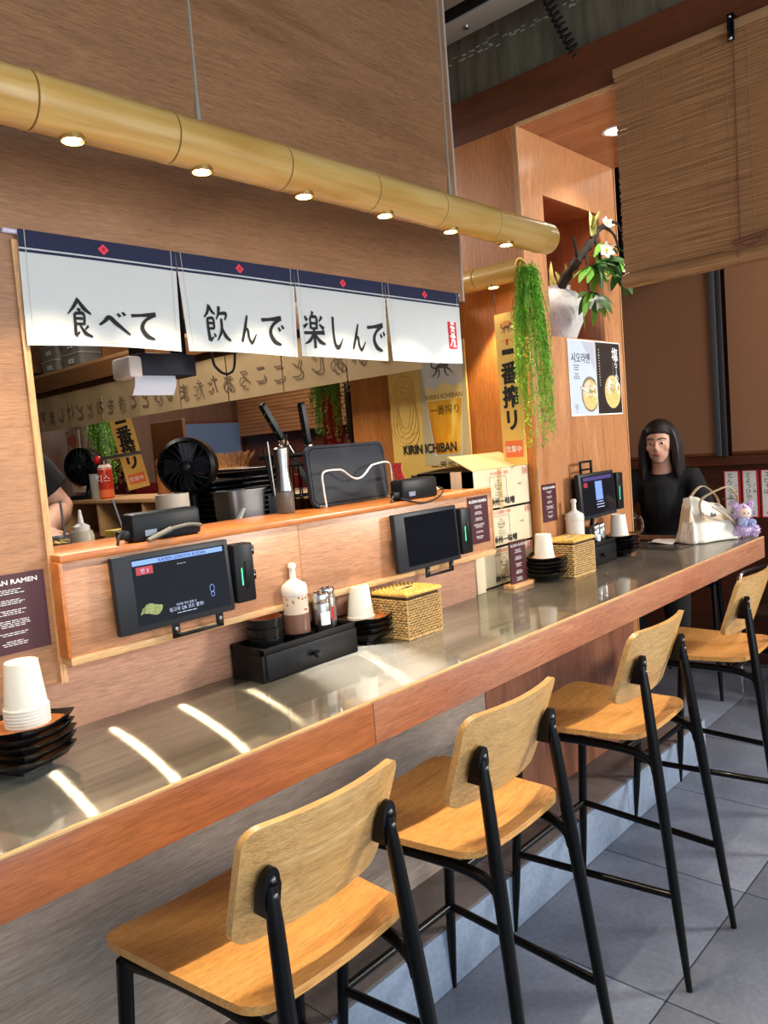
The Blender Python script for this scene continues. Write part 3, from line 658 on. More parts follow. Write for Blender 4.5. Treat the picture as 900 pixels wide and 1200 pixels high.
# ---------------------------------------------------------------- white shop curtain
def stroke(mb, pts, w, map3, k=6):
    """brush stroke: 2D points in 0..1 box with widths"""
    P = sm([(p[0], p[1], 0) for p in pts], k); n = len(P); L = []; R = []
    ws = w if isinstance(w, (list, tuple)) else [w] * len(pts)
    for i, p in enumerate(P):
        t = i / (n - 1) * (len(ws) - 1); a = int(min(t, len(ws) - 2)); wd = ws[a] + (ws[a + 1] - ws[a]) * (t - a)
        d = (P[min(i + 1, n - 1)] - P[max(i - 1, 0)]); d = d.normalized() if d.length > 0 else Vector((1, 0, 0)); nn = Vector((-d.y, d.x, 0)) * wd / 2
        L.append(map3(p.x + nn.x, p.y + nn.y)); R.append(map3(p.x - nn.x, p.y - nn.y))
    b = len(mb.v); mb.add(L + R, [(i, i + 1, n + i + 1, n + i) for i in range(n - 1)])
GL = {  # brush forms, y up, unit box
 '食': [([(.50, 1.0), (.30, .80), (.04, .60)], [.09, .07, .02]), ([(.48, .98), (.68, .78), (.98, .62)], [.06, .10, .03]), ([(.42, .74), (.56, .70)], [.05, .07]),
        ([(.30, .62), (.30, .40), (.28, .06)], [.07, .08, .09]), ([(.30, .62), (.66, .62), (.66, .34)], [.05, .07, .07]), ([(.32, .50), (.62, .50)], .05), ([(.32, .36), (.64, .36)], .05),
        ([(.28, .06), (.46, .16)], [.08, .02]), ([(.48, .34), (.66, .14), (.96, .04)], [.04, .08, .03]), ([(.82, .32), (.64, .20)], [.06, .02])],
 'べ': [([(.02, .46), (.20, .62), (.34, .76), (.56, .54), (.98, .16)], [.05, .08, .11, .11, .04]), ([(.62, .92), (.70, .80)], [.05, .08]), ([(.78, .98), (.86, .86)], [.05, .08])],
 'て': [([(.02, .82), (.36, .86), (.92, .94)], [.08, .07, .12]), ([(.90, .93), (.52, .70), (.38, .42), (.54, .16), (.82, .06)], [.09, .07, .10, .12, .05])],
 '飲': [([(.26, 1.0), (.16, .80), (.0, .66)], [.08, .06, .02]), ([(.25, .98), (.34, .84), (.46, .76)], [.05, .07, .03]), ([(.14, .66), (.12, .40), (.14, .06)], [.06, .07, .09]), ([(.14, .64), (.36, .64), (.36, .38)], [.05, .06, .06]),
        ([(.16, .52), (.34, .52)], .05), ([(.16, .38), (.36, .38)], .05), ([(.14, .06), (.30, .16)], [.08, .02]), ([(.34, .26), (.38, .16)], [.03, .07]),
        ([(.66, .98), (.60, .78), (.48, .62)], [.08, .06, .02]), ([(.58, .78), (.92, .80), (.84, .62)], [.05, .07, .03]), ([(.70, .66), (.66, .34), (.44, .06)], [.07, .07, .02]), ([(.68, .42), (.80, .20), (1.0, .08)], [.05, .09, .04])],
 'ん': [([(.52, .98), (.34, .58), (.06, .06)], [.06, .10, .08]), ([(.10, .14), (.30, .46), (.46, .48), (.50, .20), (.66, .06), (.98, .36)], [.04, .06, .09, .09, .09, .03])],
 'で': [([(.02, .80), (.36, .84), (.88, .92)], [.08, .07, .12]), ([(.86, .91), (.50, .68), (.36, .42), (.50, .16), (.80, .06)], [.09, .07, .10, .12, .05]), ([(.72, .62), (.80, .50)], [.04, .08]), ([(.88, .70), (.96, .58)], [.04, .08])],
 '楽': [([(.50, 1.0), (.44, .88)], [.08, .04]), ([(.36, .84), (.36, .52)], [.06, .07]), ([(.36, .84), (.64, .84), (.62, .52)], [.05, .07, .07]), ([(.38, .68), (.60, .68)], .05), ([(.38, .54), (.60, .54)], .05),
        ([(.12, .86), (.22, .74)], [.05, .08]), ([(.04, .56), (.24, .66)], [.08, .03]), ([(.90, .88), (.76, .74)], [.08, .03]), ([(.76, .66), (.96, .54)], [.04, .09]),
        ([(.04, .40), (.50, .42), (.98, .44)], [.06, .06, .09]), ([(.50, .50), (.50, .0)], [.08, .08]), ([(.46, .38), (.28, .20), (.04, .10)], [.06, .07, .02]), ([(.54, .38), (.72, .20), (.98, .12)], [.05, .09, .04])],
 'し': [([(.28, .98), (.24, .50), (.32, .12), (.58, .06), (.92, .34)], [.11, .10, .11, .10, .02])],
}
nr = thing('shop_curtain', 'white four-panel shop curtain with navy top band and black brush lettering', 'curtain', (1.47, 1.63, 2.01))
ZT, ZB = 2.006, 1.770
xs = [(0.728, 1.098, 0.722, 1.090), (1.098, 1.470, 1.112, 1.456), (1.470, 1.838, 1.478, 1.822), (1.838, 2.212, 1.852, 2.205)]
def wav(x, z, k): 
    t = (ZT - z) / (ZT - ZB); return -0.008 * t * sin((x - xs[k][0]) / 0.37 * pi) - 0.004 * t * t * sin(9 * x + 2 * k) - 0.002
def panel_pt(k, u, v, off=0.0):   # u across 0..1, v down 0..1
    a, b, c, d = xs[k]; x = (a + (c - a) * v) * (1 - u) + (b + (d - b) * v) * u; z = ZT - (ZT - ZB) * v
    return (x, 1.634 + wav(x, z, k) - off, z + 0.003 * v * sin(3 * u + k))
words = ['食べて', '飲んで', '楽しんで', '']
place = {0: [(.235, .15, .57, .93), (.425, .205, .66, .92), (.64, .195, .64, .92)], 1: [(.15, .20, .51, .91), (.44, .15, .58, .90), (.645, .225, .55, .90)], 2: [(.03, .225, .47, .90), (.31, .15, .50, .89), (.545, .17, .56, .90), (.74, .235, .52, .90)]}
for k in range(4):
    c = MB().grid([i / 16 for i in range(17)], [j / 10 for j in range(11)], lambda u, v: panel_pt(k, u, v), (0, 0.0012, 0)); cp = c.build('cloth_panel', M['noren'], nr, **w)
    MB().grid([i / 16 for i in range(17)], [0, .05, .11, .155], lambda u, v: panel_pt(k, u, v, 0.0006)).build('navy_band', M['navy'], cp, **w)
    MB().grid([i / 16 for i in range(17)], [.17, .195], lambda u, v: panel_pt(k, u, v, 0.0006)).build('navy_stripe', M['navy'], cp, **w)
    d = MB(); d.poly([panel_pt(k, .5 + a * .036, .085 + b * .052, 0.0022) for a, b in ((0, -1), (1, 0), (0, 1), (-1, 0))]); d.build('red_diamond', M['pinkred'], cp, **w)
    d = MB(); d.poly([panel_pt(k, .5 + .012 * cos(i * pi / 5), .085 + .02 * sin(i * pi / 5), 0.003) for i in range(10)]); d.build('flower_mark', M['red'], cp, **w)
    sw = MB(); 
    for u in (.035, .965): sw.grid([u, u + .004], [0, .5, 1], lambda a, v: panel_pt(k, a, v, 0.0009))
    sw.grid([0, .5, 1], [.965, .972], lambda a, v: panel_pt(k, a, v, 0.0009)); sw.build('seam', plain('seam_thread', srgb(196, 196, 190), 0.9), cp, **w)
    if words[k]:
        for ch, (u0, uw, v0, v1) in zip(words[k], place[k]):
            b = MB()
            for pts, wd in GL[ch]: stroke(b, pts, [q * 1.45 for q in (wd if isinstance(wd, list) else [wd] * len(pts))], lambda x, y: panel_pt(k, u0 + uw * x, v1 - (v1 - v0) * y, 0.0016))
            b.build('brush_character', M['ink'], cp, **w)
    else:
        s = MB().grid([.80, .86, .93], [.42, .55, .68, .80], lambda u, v: panel_pt(k, u, v - 0.02 + .02 * u, 0.001)); s.build('red_seal', M['red'], cp, **w)
        b = MB()
        for pts, wd in [([(.25, .94), (.55, .99), (.8, .92)], .10), ([(.52, 1.0), (.46, .74)], .10), ([(.2, .82), (.86, .78)], .09), ([(.3, .70), (.75, .66), (.7, .54), (.35, .56), (.3, .70)], .08),
                        ([(.1, .46), (.9, .44)], .09), ([(.42, .50), (.3, .22), (.1, .08)], .10), ([(.62, .52), (.62, .2), (.9, .04)], .11), ([(.25, .30), (.8, .30)], .08), ([(.84, .26), (.5, .04)], .08)]:
            stroke(b, pts, wd, lambda x, y: panel_pt(k, .812 + .105 * x, .785 - .36 * y, 0.0016), 4)
        b.build('seal_mark', M['white_print'], cp, **w)
MB().cyl((0.700, 1.6395, 2.001), (2.222, 1.6395, 2.001), 0.0055, n=12).build('rod', plain('white_rod', srgb(214, 208, 226), 0.5), nr, **w)

# ---------------------------------------------------------------- ordering tablets with card readers, battery packs
def tablet(name_label, loc, W_, H_, style):
    t = thing('ordering_tablet', name_label, 'tablet', loc)   # loc = centre of the front face foot, local z up
    W2 = W_ / 2
    tilt = Matrix.Rotation(radians(-3), 4, 'X')
    body = MB().box(-W2, W2, 0, 0.02, 0, H_, 0.004).move(tilt); body.build('housing', M['slate_plastic'], t)
    x0 = -W2 + W_ * 0.15 if style != 3 else -W2 + 0.02; x1 = W2 - 0.012; z0, z1 = 0.014, H_ - 0.012
    scr = MB().box(x0, x1, -0.001, 0.002, z0, z1).move(tilt).build('screen', M['screen'] if style != 2 else M['screen_off'], t)
    sw_, sh = x1 - x0, z1 - z0
    def S(mbx, name, mat): mbx.move(tilt).build(name, mat, scr)
    def rect(a, b, c, d, y=-0.0016): return MB().poly([(x0 + sw_ * a, y, z0 + sh * c), (x0 + sw_ * b, y, z0 + sh * c), (x0 + sw_ * b, y, z0 + sh * d), (x0 + sw_ * a, y, z0 + sh * d)])
    if style == 1:
        S(rect(0.0, 0.97, .905, .98), 'header_bar', M['lit_blue'])
        S(MB().text('RAMEN IZAKAYA KUZAN', sh * .075, (x0 + sw_ * .52, -0.0022, z0 + sh * .942), spacing=1.0), 'lettering', M['black_plastic'])
        S(rect(.03, .20, .76, .88), 'table_tag', M['lit_red']); S(MB().text('번 3', sh * .08, (x0 + sw_ * .115, -0.0022, z0 + sh * .82)), 'lettering', M['lit_white'])
        S(MB().text('QR code menu', sh * .026, (x0 + sw_ * .5, -0.0022, z0 + sh * .83)), 'lettering', M['lit_white'])
        S(MB().text('테이블 주문 결제 시', sh * .045, (x0 + sw_ * .50, -0.0022, z0 + sh * .205)).text('링고의 QR 코드 촬영!', sh * .07, (x0 + sw_ * .50, -0.0022, z0 + sh * .14)).dashes((x0 + sw_ * .5, -0.0022, z0 + sh * .07), XR, ZU, sw_ * .26, sh * .03, 1, 5), 'lettering', M['lit_white'])
        S(MB().poly([(x0 + sw_ * (.15 + .10 * cos(a)), -0.0022, z0 + sh * (.22 + .085 * sin(a) + .02 * cos(3 * a))) for a in [i * pi / 10 for i in range(20)]]).poly([(x0 + sw_ * .05, -0.0022, z0 + sh * .27), (x0 + sw_ * .02, -0.0022, z0 + sh * .16), (x0 + sw_ * .09, -0.0022, z0 + sh * .22)]), 'fish_picture', M['lit_fish'])
        S(MB().tube([(x0 + sw_ * (.80 + .025 * cos(a)), -0.002, z0 + sh * (.34 + .06 * sin(a))) for a in [i * pi / 8 for i in range(16)]], 0.0006, 4, close=True).tube([(x0 + sw_ * (.80 + .02 * cos(a)), -0.002, z0 + sh * (.25 + .04 * sin(a))) for a in [i * pi / 8 for i in range(16)]], 0.0006, 4, close=True), 'cup_icon', M['lit_blue'])
    elif style == 3:
        S(rect(.05, .95, .88, .97), 'header_bar', plain('dim_violet', srgb(60, 50, 100), 0.3, emit=(0.08, 0.06, 0.2), estr=0.4)); S(rect(.05, .17, .72, .84), 'table_tag', M['lit_red'])
        S(rect(.40, .62, .36, .84), 'code_panel', M['lit_blue']); S(MB().dashes((x0 + sw_ * .52, -0.002, z0 + sh * .30), XR, ZU, sw_ * .26, sh * .07, 3, 9), 'lettering', M['lit_white'])
    # slim bracket with two screws below
    br = MB(); a0, a1 = (-0.02, 0.10) if style != 3 else (-0.04, 0.04)
    if style != 3:
        br.box(a0, a0 + 0.02, 0.010, 0.014, -0.030, 0.012, 0.001).box(a1, a1 + 0.02, 0.010, 0.014, -0.030, 0.012, 0.001).box(a0, a1 + 0.02, 0.010, 0.014, -0.034, -0.025, 0.001)
        bo = br.build('bracket', M['black_metal'], t)
        for a in (a0 + 0.010, a1 + 0.010): MB().lathe([(0.0045, 0), (0.0045, 0.003), (0, 0.0035)], 10, mat=Matrix.Translation((a, 0.010, -0.012)) @ Matrix.Rotation(pi / 2, 4, 'X')).build('screw', M['chrome'], bo)
        MB().box(-0.06, 0.06, 0.02, 0.055, 0.03, H_ - 0.04, 0.004).build('wall_mount', M['black_metal'], t)
    else:
        MB().tube([(-0.02, 0.02, H_ * .4), (-0.02, 0.03, -0.02), (-0.02, 0.05, -0.07)], 0.009, 10).build('mount_arm', M['black_metal'], t)
        MB().box(-0.12, 0.08, 0.02, 0.062, 0.03, H_ - 0.02, 0.004).build('wall_mount', M['black_metal'], t)
        hd = MB(); hd.box(-0.11, -0.10, 0.02, 0.028, H_ - 0.02, H_ + 0.05, 0.001).box(-0.02, -0.01, 0.02, 0.028, H_ - 0.02, H_ + 0.05, 0.001).box(-0.11, -0.01, 0.02, 0.028, H_ + 0.044, H_ + 0.053, 0.001).box(-0.11, -0.01, 0.02, 0.028, H_ + 0.012, H_ + 0.020, 0.001); hd.build('top_bracket', M['black_metal'], t)
    # card reader at the right edge
    rx = W2 + 0.006
    rd = MB().box(rx, rx + 0.058, -0.004, 0.036, 0.012, H_ - 0.016, 0.005).build('card_reader', M['black_plastic'], t)
    MB().box(rx + 0.028, rx + 0.042, -0.006, 0.0, 0.045, H_ - 0.06, 0.002).build('card_slot', M['black_matte'], rd)
    MB().box(rx + 0.017, rx + 0.0198, -0.0055, -0.003, 0.055, H_ - 0.075).build('status_light', M['lit_green'], rd)
    MB().lathe([(0, -0.0012), (0.003, -0.001), (0.003, 0)], 10, mat=Matrix.Translation((rx + 0.024, -0.004, H_ - 0.035)) @ Matrix.Rotation(-pi / 2, 4, 'X') @ Matrix.Scale(-1, 4, (0, 0, 1))).build('blue_mark', M['lit_blue'], rd)
    if style != 3:
        for z in (H_ * .42, H_ * .78):
            lug = MB().box(rx + 0.058, rx + 0.074, 0.012, 0.018, z - 0.012, z + 0.012, 0.002).build('lug', M['black_metal'], rd)
            MB().ball((rx + 0.067, 0.011, z), 0.0035, 0.002, 0.0035, 8, 5).build('screw', M['chrome'], rd)
    return t
tablet('large black ordering tablet nearest the camera with a lit blue header bar', (0.968, 1.555, 1.143), 0.302, 0.172, 1)
tablet('black ordering tablet with a dark idle screen behind the front woven tissue box', (1.872, 1.556, 1.124), 0.304, 0.178, 2)
tablet('black ordering tablet on the wooden pillar with a lit code panel', (3.06, 1.595, 1.14), 0.31, 0.19, 3)
def pack(label, loc, wd, lead):
    t = thing('battery_pack', label, 'battery pack', loc)
    MB().box(-wd / 2, wd / 2, -0.02, 0.034, 0, 0.066, 0.010).build('case', M['black_plastic'], t)
    MB().box(-wd / 2 + 0.03, -wd / 2 + 0.06, -0.0206, -0.019, 0.012, 0.026).build('display', plain('dim_display', srgb(120, 130, 150), 0.3), t)
    cb = MB().tube(sm([(-wd / 2 - 0.006, 0.0, 0.022), (-wd / 2 - 0.03, -0.012, 0.02)] + lead, 5), 0.0032, 8).build('cable', M['cable'], t)
    MB().box(-wd / 2 - 0.03, -wd / 2 + 0.001, -0.010, 0.006, 0.010, 0.030, 0.003).build('plug', M['black_plastic'], cb)
    return t
p1 = pack('black battery pack on the ledge above the nearest tablet, grey connector in front', (0.99, 1.627, 1.3342), 0.182, [(-0.13, -0.015, -0.01), (-0.135, -0.012, -0.05), (-0.125, 0.0, -0.09)])
MB().tube([(-0.065, -0.036, 0.004), (0.0, -0.030, 0.022)], [0.0055, 0.0065], 10).tube(sm([(0.0, -0.030, 0.022), (0.05, -0.028, 0.026), (0.088, -0.02, 0.02)], 4), 0.0045, 8).build('connector', M['cable_end'], p1)
p2 = pack('black battery pack on the ledge above the idle tablet', (1.905, 1.627, 1.3342), 0.175, [(-0.14, -0.02, 0.01), (-0.165, -0.02, -0.05), (-0.15, -0.02, -0.11), (-0.12, -0.02, -0.13)])
MB().tube(sm([(-0.11, -0.03, 0.01), (-0.02, -0.038, -0.012), (0.06, -0.035, -0.005), (0.10, -0.03, 0.016), (0.085, -0.022, 0.03)], 5), 0.0028, 8).build('cable', M['cable'], p2)

# ---------------------------------------------------------------- maroon menu cards
def card(label, x0, x1, y, z0, z1, cat='menu card', title='KUZAN RAMEN'):
    t = thing('menu_card', label, cat, ((x0 + x1) / 2, y, z0)); cw, chh = x1 - x0, z1 - z0
    MB().box(-cw / 2, cw / 2, -0.0012, 0.0, 0, chh).build('sheet', M['maroon'], t)
    b = MB().text(title, chh * .082, (0, -0.0018, chh * .90), sx=min(1.25, cw * .86 / (len(title) * chh * .085 * .62)), bold=.03)
    z = .80
    for i, n in enumerate((3, 3, 3, 4, 2, 3)):
        b.dashes((0, -0.0018, chh * z), XR, ZU, cw * (.40 if i != 3 else .54), chh * .024, n, i + int(x0 * 90)); z -= .024 * n + .058
    b.build('lettering', M['white_print'], t); return t
card('maroon ramen menu card on the plywood wall at the left edge', 0.560, 0.706, 1.6445, 1.146, 1.308)
card('maroon menu card on the ledge end right of the idle tablet', 2.132, 2.250, 1.5995, 1.150, 1.312)
card('maroon menu card pinned on the pillar beside the cardboard boxes', 2.706, 2.815, 1.6595, 1.156, 1.307)
sm_ = thing('standing_menu', 'maroon menu card standing in a pale wooden base on the counter', 'menu card', (2.452, 1.625, 0.95))
MB().box(-0.068, 0.068, -0.024, 0.024, 0.0005, 0.014, 0.001).build('base', M['menu_base'], sm_)
MB().box(-0.052, 0.052, -0.004, 0.002, 0.012, 0.172).build('card', M['maroon'], sm_)
b = MB().text('KUZAN RAMEN', 0.0135, (0, -0.0046, 0.156), sx=1.0)
for i in range(5): b.dashes((0, -0.0046, 0.138 - i * 0.026), XR, ZU, 0.05, 0.005, 3, 40 + i)
b.build('lettering', M['white_print'], sm_)

# ---------------------------------------------------------------- dishes, cups, condiments
def make_plate(label, group):
    t = thing('square_dish', label, 'dish', (0, 0, 0), 0, group)
    def ring(h, z, n=24, wob=0.0):
        out = []
        for i in range(n):
            a = 2 * pi * i / n + pi / 4; c, s = cos(a), sin(a); k = 1 / max(abs(c), abs(s)) ; k = min(k, 1.30)
            out.append(Vector((h * c * k, h * s * k, z + wob * (k - 1) * 3.0)))
        return out
    def loft(rs):
        n = len(rs[0]); vs = [p for r in rs for p in r]; fs = []
        for j in range(len(rs) - 1):
            for i in range(n): fs.append((j * n + i, j * n + (i + 1) % n, (j + 1) * n + (i + 1) % n, (j + 1) * n + i))
        fs.append(tuple(range(n))[::-1]); fs.append(tuple((len(rs) - 1) * n + i for i in range(n))); return vs, fs
    MB().add(*loft([ring(.036, 0), ring(.034, .010), ring(.058, .014), ring(.072, .026, wob=.009), ring(.0735, .030, wob=.009), ring(.069, .029, wob=.009), ring(.052, .0195), ring(.02, .018)])).build('dish', M['plate'], t)
    MB().add(*loft([ring(.060, .0246, wob=.003), ring(.052, .0202), ring(.02, .0184)])).build('inner_glaze', M['plate_in'], t)
    return t
def make_cup(label, group):
    t = thing('paper_cup', label, 'cup', (0, 0, 0), 0, group)
    MB().lathe([(0.0395, 0.002), (0.0408, 0.0005), (0.0415, 0.003), (0.0405, 0.0055), (0.0385, 0.005), (0.0300, 0.090), (0.0285, 0.0915), (0.0275, 0.089), (0.0, 0.0885)], 28).build('cup', M['cup'], t)
    return t
PP = CC = None
def dishes(x, y, n, rz, where):
    global PP
    for k in range(n):
        lb = f'black square dish, {ORD[n - 1 - k]}, stack {where}'
        g = 'stacked square dishes'
        if PP is None: PP = make_plate(lb, g); o = PP
        else: o = dup(PP, (0, 0, 0), 0, lb, g)
        o.location = (x + 0.0015 * ((k * 7) % 3 - 1), y, 0.9505 + 0.0150 * k); o.rotation_euler = (0, 0, rz + 0.05 * ((k * 5) % 3 - 1)); WLOC[o.name] = o.location.copy()
    return 0.9505 + 0.0150 * (n - 1) + 0.0188
def cups(x, y, z, n, where):
    global CC
    for k in range(n):
        lb = f'white paper cup, {ORD[n - 1 - k]}, upturned nest {where}'; g = 'nested paper cups'
        if CC is None: CC = make_cup(lb, g); o = CC
        else: o = dup(CC, (0, 0, 0), 0, lb, g)
        o.location = (x, y, z + 0.0062 * k); o.rotation_euler = (0, 0, k * 0.7)
zt = dishes(0.580, 1.522, 5, 0.35, 'at the counter left end'); cups(0.588, 1.512, zt, 7, 'at the counter left end')
zt = dishes(1.588, 1.592, 4, 0.15, 'by the front tissue box'); cups(1.572, 1.588, zt - 0.002, 3, 'by the front tissue box')
zt = dishes(2.606, 1.625 - 0.03, 5, 0.3, 'by the standing menu'); cups(2.600, 1.600, zt, 2, 'by the standing menu')
zt = dishes(3.225, 1.59, 5, 0.2, 'at the pillar edge'); cups(3.205, 1.588, zt, 3, 'at the pillar edge')

def cond_box(label, x0, x1, y0, y1, h):
    t = thing('condiment_box', label, 'box', ((x0 + x1) / 2, y0, 0.95)); L = (x1 - x0) / 2; D = y1 - y0
    body = MB().box(-L, L, 0.004, D, 0.0005, h * .80, 0.0015).box(-L, -L + 0.008, 0.004, D, h * .78, h, 0.001).box(L - 0.008, L, 0.004, D, h * .78, h, 0.001).box(-L, L, D - 0.008, D, h * .78, h, 0.001).box(-L, L, 0.004, 0.012, h * .78, h * .98, 0.001)
    body.build('case', M['black_matte'], t)
    dr = MB().box(-L + 0.010, L - 0.010, -0.001, 0.006, 0.008, h * .80, 0.0015).build('drawer', M['black_plastic'], t)
    MB().lathe([(0.005, 0), (0.005, 0.006), (0.010, 0.010), (0.011, 0.015), (0.006, 0.020), (0, 0.0205)], 14, mat=Matrix.Translation((0.0, -0.001, h * .44)) @ Matrix.Rotation(pi / 2, 4, 'X')).build('knob', M['black_metal'], dr)
    return 0.95 + h * .80
z1 = cond_box('black wooden condiment drawer box in front of the nearest tablet', 1.160, 1.490, 1.522, 1.652, 0.086)
z2 = cond_box('black wooden condiment drawer box in front of the pillar', 2.835, 3.115, 1.555, 1.652, 0.095)
cond_box('black condiment drawer box whose end shows at the left edge', 0.17, 0.512, 1.51, 1.64, 0.086)
def make_bowl(label, group):
    t = thing('sauce_bowl', label, 'bowl', (0, 0, 0), 0, group)
    MB().lathe([(0.030, 0), (0.046, 0.006), (0.050, 0.030), (0.0505, 0.034), (0.0475, 0.034), (0.045, 0.010), (0.0, 0.008)], 28).build('bowl', M['plate'], t)
    MB().lathe([(0.0472, 0.0338), (0.0452, 0.0115), (0.0, 0.0090)], 28, caps=(0, 0)).build('inner_glaze', M['plate_in'], t)
    return t
bw = make_bowl('', '')
def bowls(x, y, z, n, s, where):
    for k in range(n):
        lb = f'small black sauce bowl, {ORD[n - 1 - k]}, stack {where}'; o = bw if not bw['label'] else dup(bw, (0, 0, 0), 0)
        o['label'] = lb; o['group'] = 'black sauce bowls'; o.location = (x, y, z + 0.0265 * k * s); o.scale = (s, s, s)
bowls(1.226, 1.588, z1, 3, 0.92, 'under the nearest tablet')
bowls(2.935, 1.605, z2, 4, 0.74, 'in the pillar condiment box')
def bottle(label, loc, s, full):
    t = thing('squeeze_bottle', label, 'bottle', loc)
    MB().lathe([(0.037 * s, 0.0), (0.038 * s, 0.004), (0.037 * s, 0.118 * s)], 24).build('body', M['bottle_clear'] if full else M['bottle'], t)
    MB().lathe([(0.0372 * s, 0.118 * s), (0.0385 * s, 0.120 * s), (0.0385 * s, 0.140 * s), (0.034 * s, 0.150 * s), (0.033 * s, 0.148 * s), (0.010 * s, 0.164 * s), (0.0088 * s, 0.194 * s), (0.0105 * s, 0.194 * s), (0.012 * s, 0.195 * s), (0.012 * s, 0.203 * s), (0.009 * s, 0.208 * s), (0.0, 0.209 * s)], 24).build('cap', M['bottle'], t)
    if full:
        MB().lathe([(0.0381 * s, 0.003), (0.0386 * s, 0.006), (0.0380 * s, 0.066 * s), (0.0, 0.0662 * s)], 24).build('sauce', M['sauce'], t)
        sp = MB(); r_ = random.Random(5)
        for k in range(26):
            a = r_.uniform(0, 2 * pi); z = r_.uniform(.072, .112) * s if k < 12 else r_.uniform(.104, .114) * s; sp.ball((0.0374 * s * cos(a), 0.0374 * s * sin(a), z), 0.0026, 0.0026, 0.003, 6, 4)
        sp.build('sauce_specks', M['speck'], t, kind='stuff')
    return t
tag(MB().lathe([(0.030, 0), (0.044, 0.004), (0.046, 0.020), (0.043, 0.020), (0.040, 0.008), (0, 0.007)], 26).build('saucer', M['plate'], None, (1.332, 1.588, z1)), 'round black saucer under the brown sauce bottle in the condiment box', 'saucer')
bottle('squeeze bottle of brown sauce with a white cap by the nearest tablet', (1.332, 1.588, z1 + 0.0075), 0.93, True)
bottle('pale squeeze bottle standing between the far tissue box and the pillar', (2.868, 1.612, z2), 1.0, False)
def shaker(label, loc, s, lab):
    t = thing('steel_shaker', label, 'shaker', loc, random.uniform(-0.3, 0.3), 'steel shakers in the condiment boxes')
    MB().lathe([(0.0255 * s, 0), (0.027 * s, 0.002), (0.027 * s, 0.074 * s), (0.0255 * s, 0.078 * s)], 24).build('body', M['steel'], t)
    MB().lathe([(0.0265 * s, 0.078 * s), (0.0275 * s, 0.080 * s), (0.0275 * s, 0.098 * s), (0.025 * s, 0.103 * s), (0.0, 0.104 * s)], 24).build('cap', M['chrome'], t)
    hl = MB()
    for k in range(5): a = k * 2 * pi / 5; hl.lathe([(0.004 * s, 0.1035 * s), (0.004 * s, 0.1046 * s), (0, 0.1046 * s)], 8, (0.012 * s * cos(a), 0.012 * s * sin(a), 0))
    hl.build('pour_holes', M['hole'], t)
    if lab: MB().grid([i / 6 for i in range(7)], [0, 1], lambda u, v: (0.0275 * s * sin(-0.7 + u * 1.0), -0.0275 * s * cos(-0.7 + u * 1.0), (0.022 + 0.034 * v) * s)).build('sticker', lab, t)
shaker('steel shaker beside the brown sauce bottle, white sticker on its front', (1.412, 1.577, z1), 1.05, M['white_print'])
shaker('steel shaker behind the white-stickered one, red sticker on its front', (1.455, 1.606, z1), 1.10, M['red'])
shaker('slim steel shaker left of the pair in the pillar condiment box', (3.005, 1.598, z2), 0.82, M['white_print'])
shaker('slim steel shaker right of the pair in the pillar condiment box', (3.068, 1.606, z2), 0.82, None)

def rattan_box(label, x0, x1, y0, y1, h):
    t = thing('woven_tissue_box', label, 'tissue box', ((x0 + x1) / 2, (y0 + y1) / 2, 0.95), 0, 'woven tissue boxes'); a, b = (x1 - x0) / 2, (y1 - y0) / 2
    MB().box(-a + 0.004, a - 0.004, -b + 0.004, b - 0.004, 0.002, h - 0.004).build('core', plain('rattan_shadow', srgb(72, 50, 26), 0.8), t)
    wv = MB(); rows = 15; npr = 9
    for k in range(rows):
        z = 0.008 + (h - 0.030) * k / (rows - 1); pts = []
        for (sx, sy, ex, ey) in ((-a, -b, a, -b), (a, -b, a, b), (a, b, -a, b), (-a, b, -a, -b)):
            nx, ny = (ey - sy), -(ex - sx); l = sqrt(nx * nx + ny * ny); nx /= l; ny /= l
            for i in range(npr * 2):
                u = i / (npr * 2); o = 0.0026 * (1 if (i + k) % 2 else -1); pts.append((sx + (ex - sx) * u + nx * o, sy + (ey - sy) * u + ny * o, z + random.uniform(-0.0006, 0.0006)))
        wv.tube(pts, 0.0032, 5, close=True)
    wv.build('wall_weave', M['rattan'], t, kind='stuff')
    rm = MB()
    for sx, sy in ((-1, -1), (1, -1), (1, 1), (-1, 1)): rm.cyl((sx * a, sy * b, 0.002), (sx * a, sy * b, h - 0.02), 0.0035, n=6)
    for z in (0.004,): rm.tube([(-a, -b, z), (a, -b, z), (a, b, z), (-a, b, z)], 0.004, 6, close=True)
    rm.build('corner_canes', M['rattan'], t)
    lid = MB(); q = 0.004
    lid.box(-a - 0.002, a + 0.002, -b - 0.002, b + 0.002, h - 0.008, h - 0.003); lo = lid.build('lid', plain('rattan_lid', srgb(206, 170, 100), 0.7), t)
    lw = MB()
    for k in range(17):
        v = -b + 2 * b * k / 16
        segs = [(-a - .003, a + .003)]
        if abs(v) < 0.017: e = 0.034 * sqrt(1 - (v / 0.018) ** 2); segs = [(-a - .003, -e), (e, a + .003)]
        for s0, s1 in segs:
            n = max(2, int((s1 - s0) / 0.008)); lw.tube([(s0 + (s1 - s0) * i / n, v, h - 0.002 + 0.0016 * (1 if (i + k) % 2 else -1)) for i in range(n + 1)], 0.0042, 5)
    lw.tube([(-a - .002, -b - .002, h - 0.005), (a + .002, -b - .002, h - 0.005), (a + .002, b + .002, h - 0.005), (-a - .002, b + .002, h - 0.005)], 0.0055, 6, close=True)
    lw.build('lid_weave', plain('rattan_gold', srgb(214, 172, 84), 0.6, var=0.25, scale=70), lo, kind='stuff')
    MB().tube([(0.036 * cos(i * pi / 12), 0.020 * sin(i * pi / 12), h) for i in range(24)], 0.004, 6, close=True).build('opening_rim', M['rattan'], lo)
    MB().poly([(0.034 * cos(i * pi / 12), 0.018 * sin(i * pi / 12), h - 0.0018) for i in range(24)]).build('opening', M['hole'], lo)
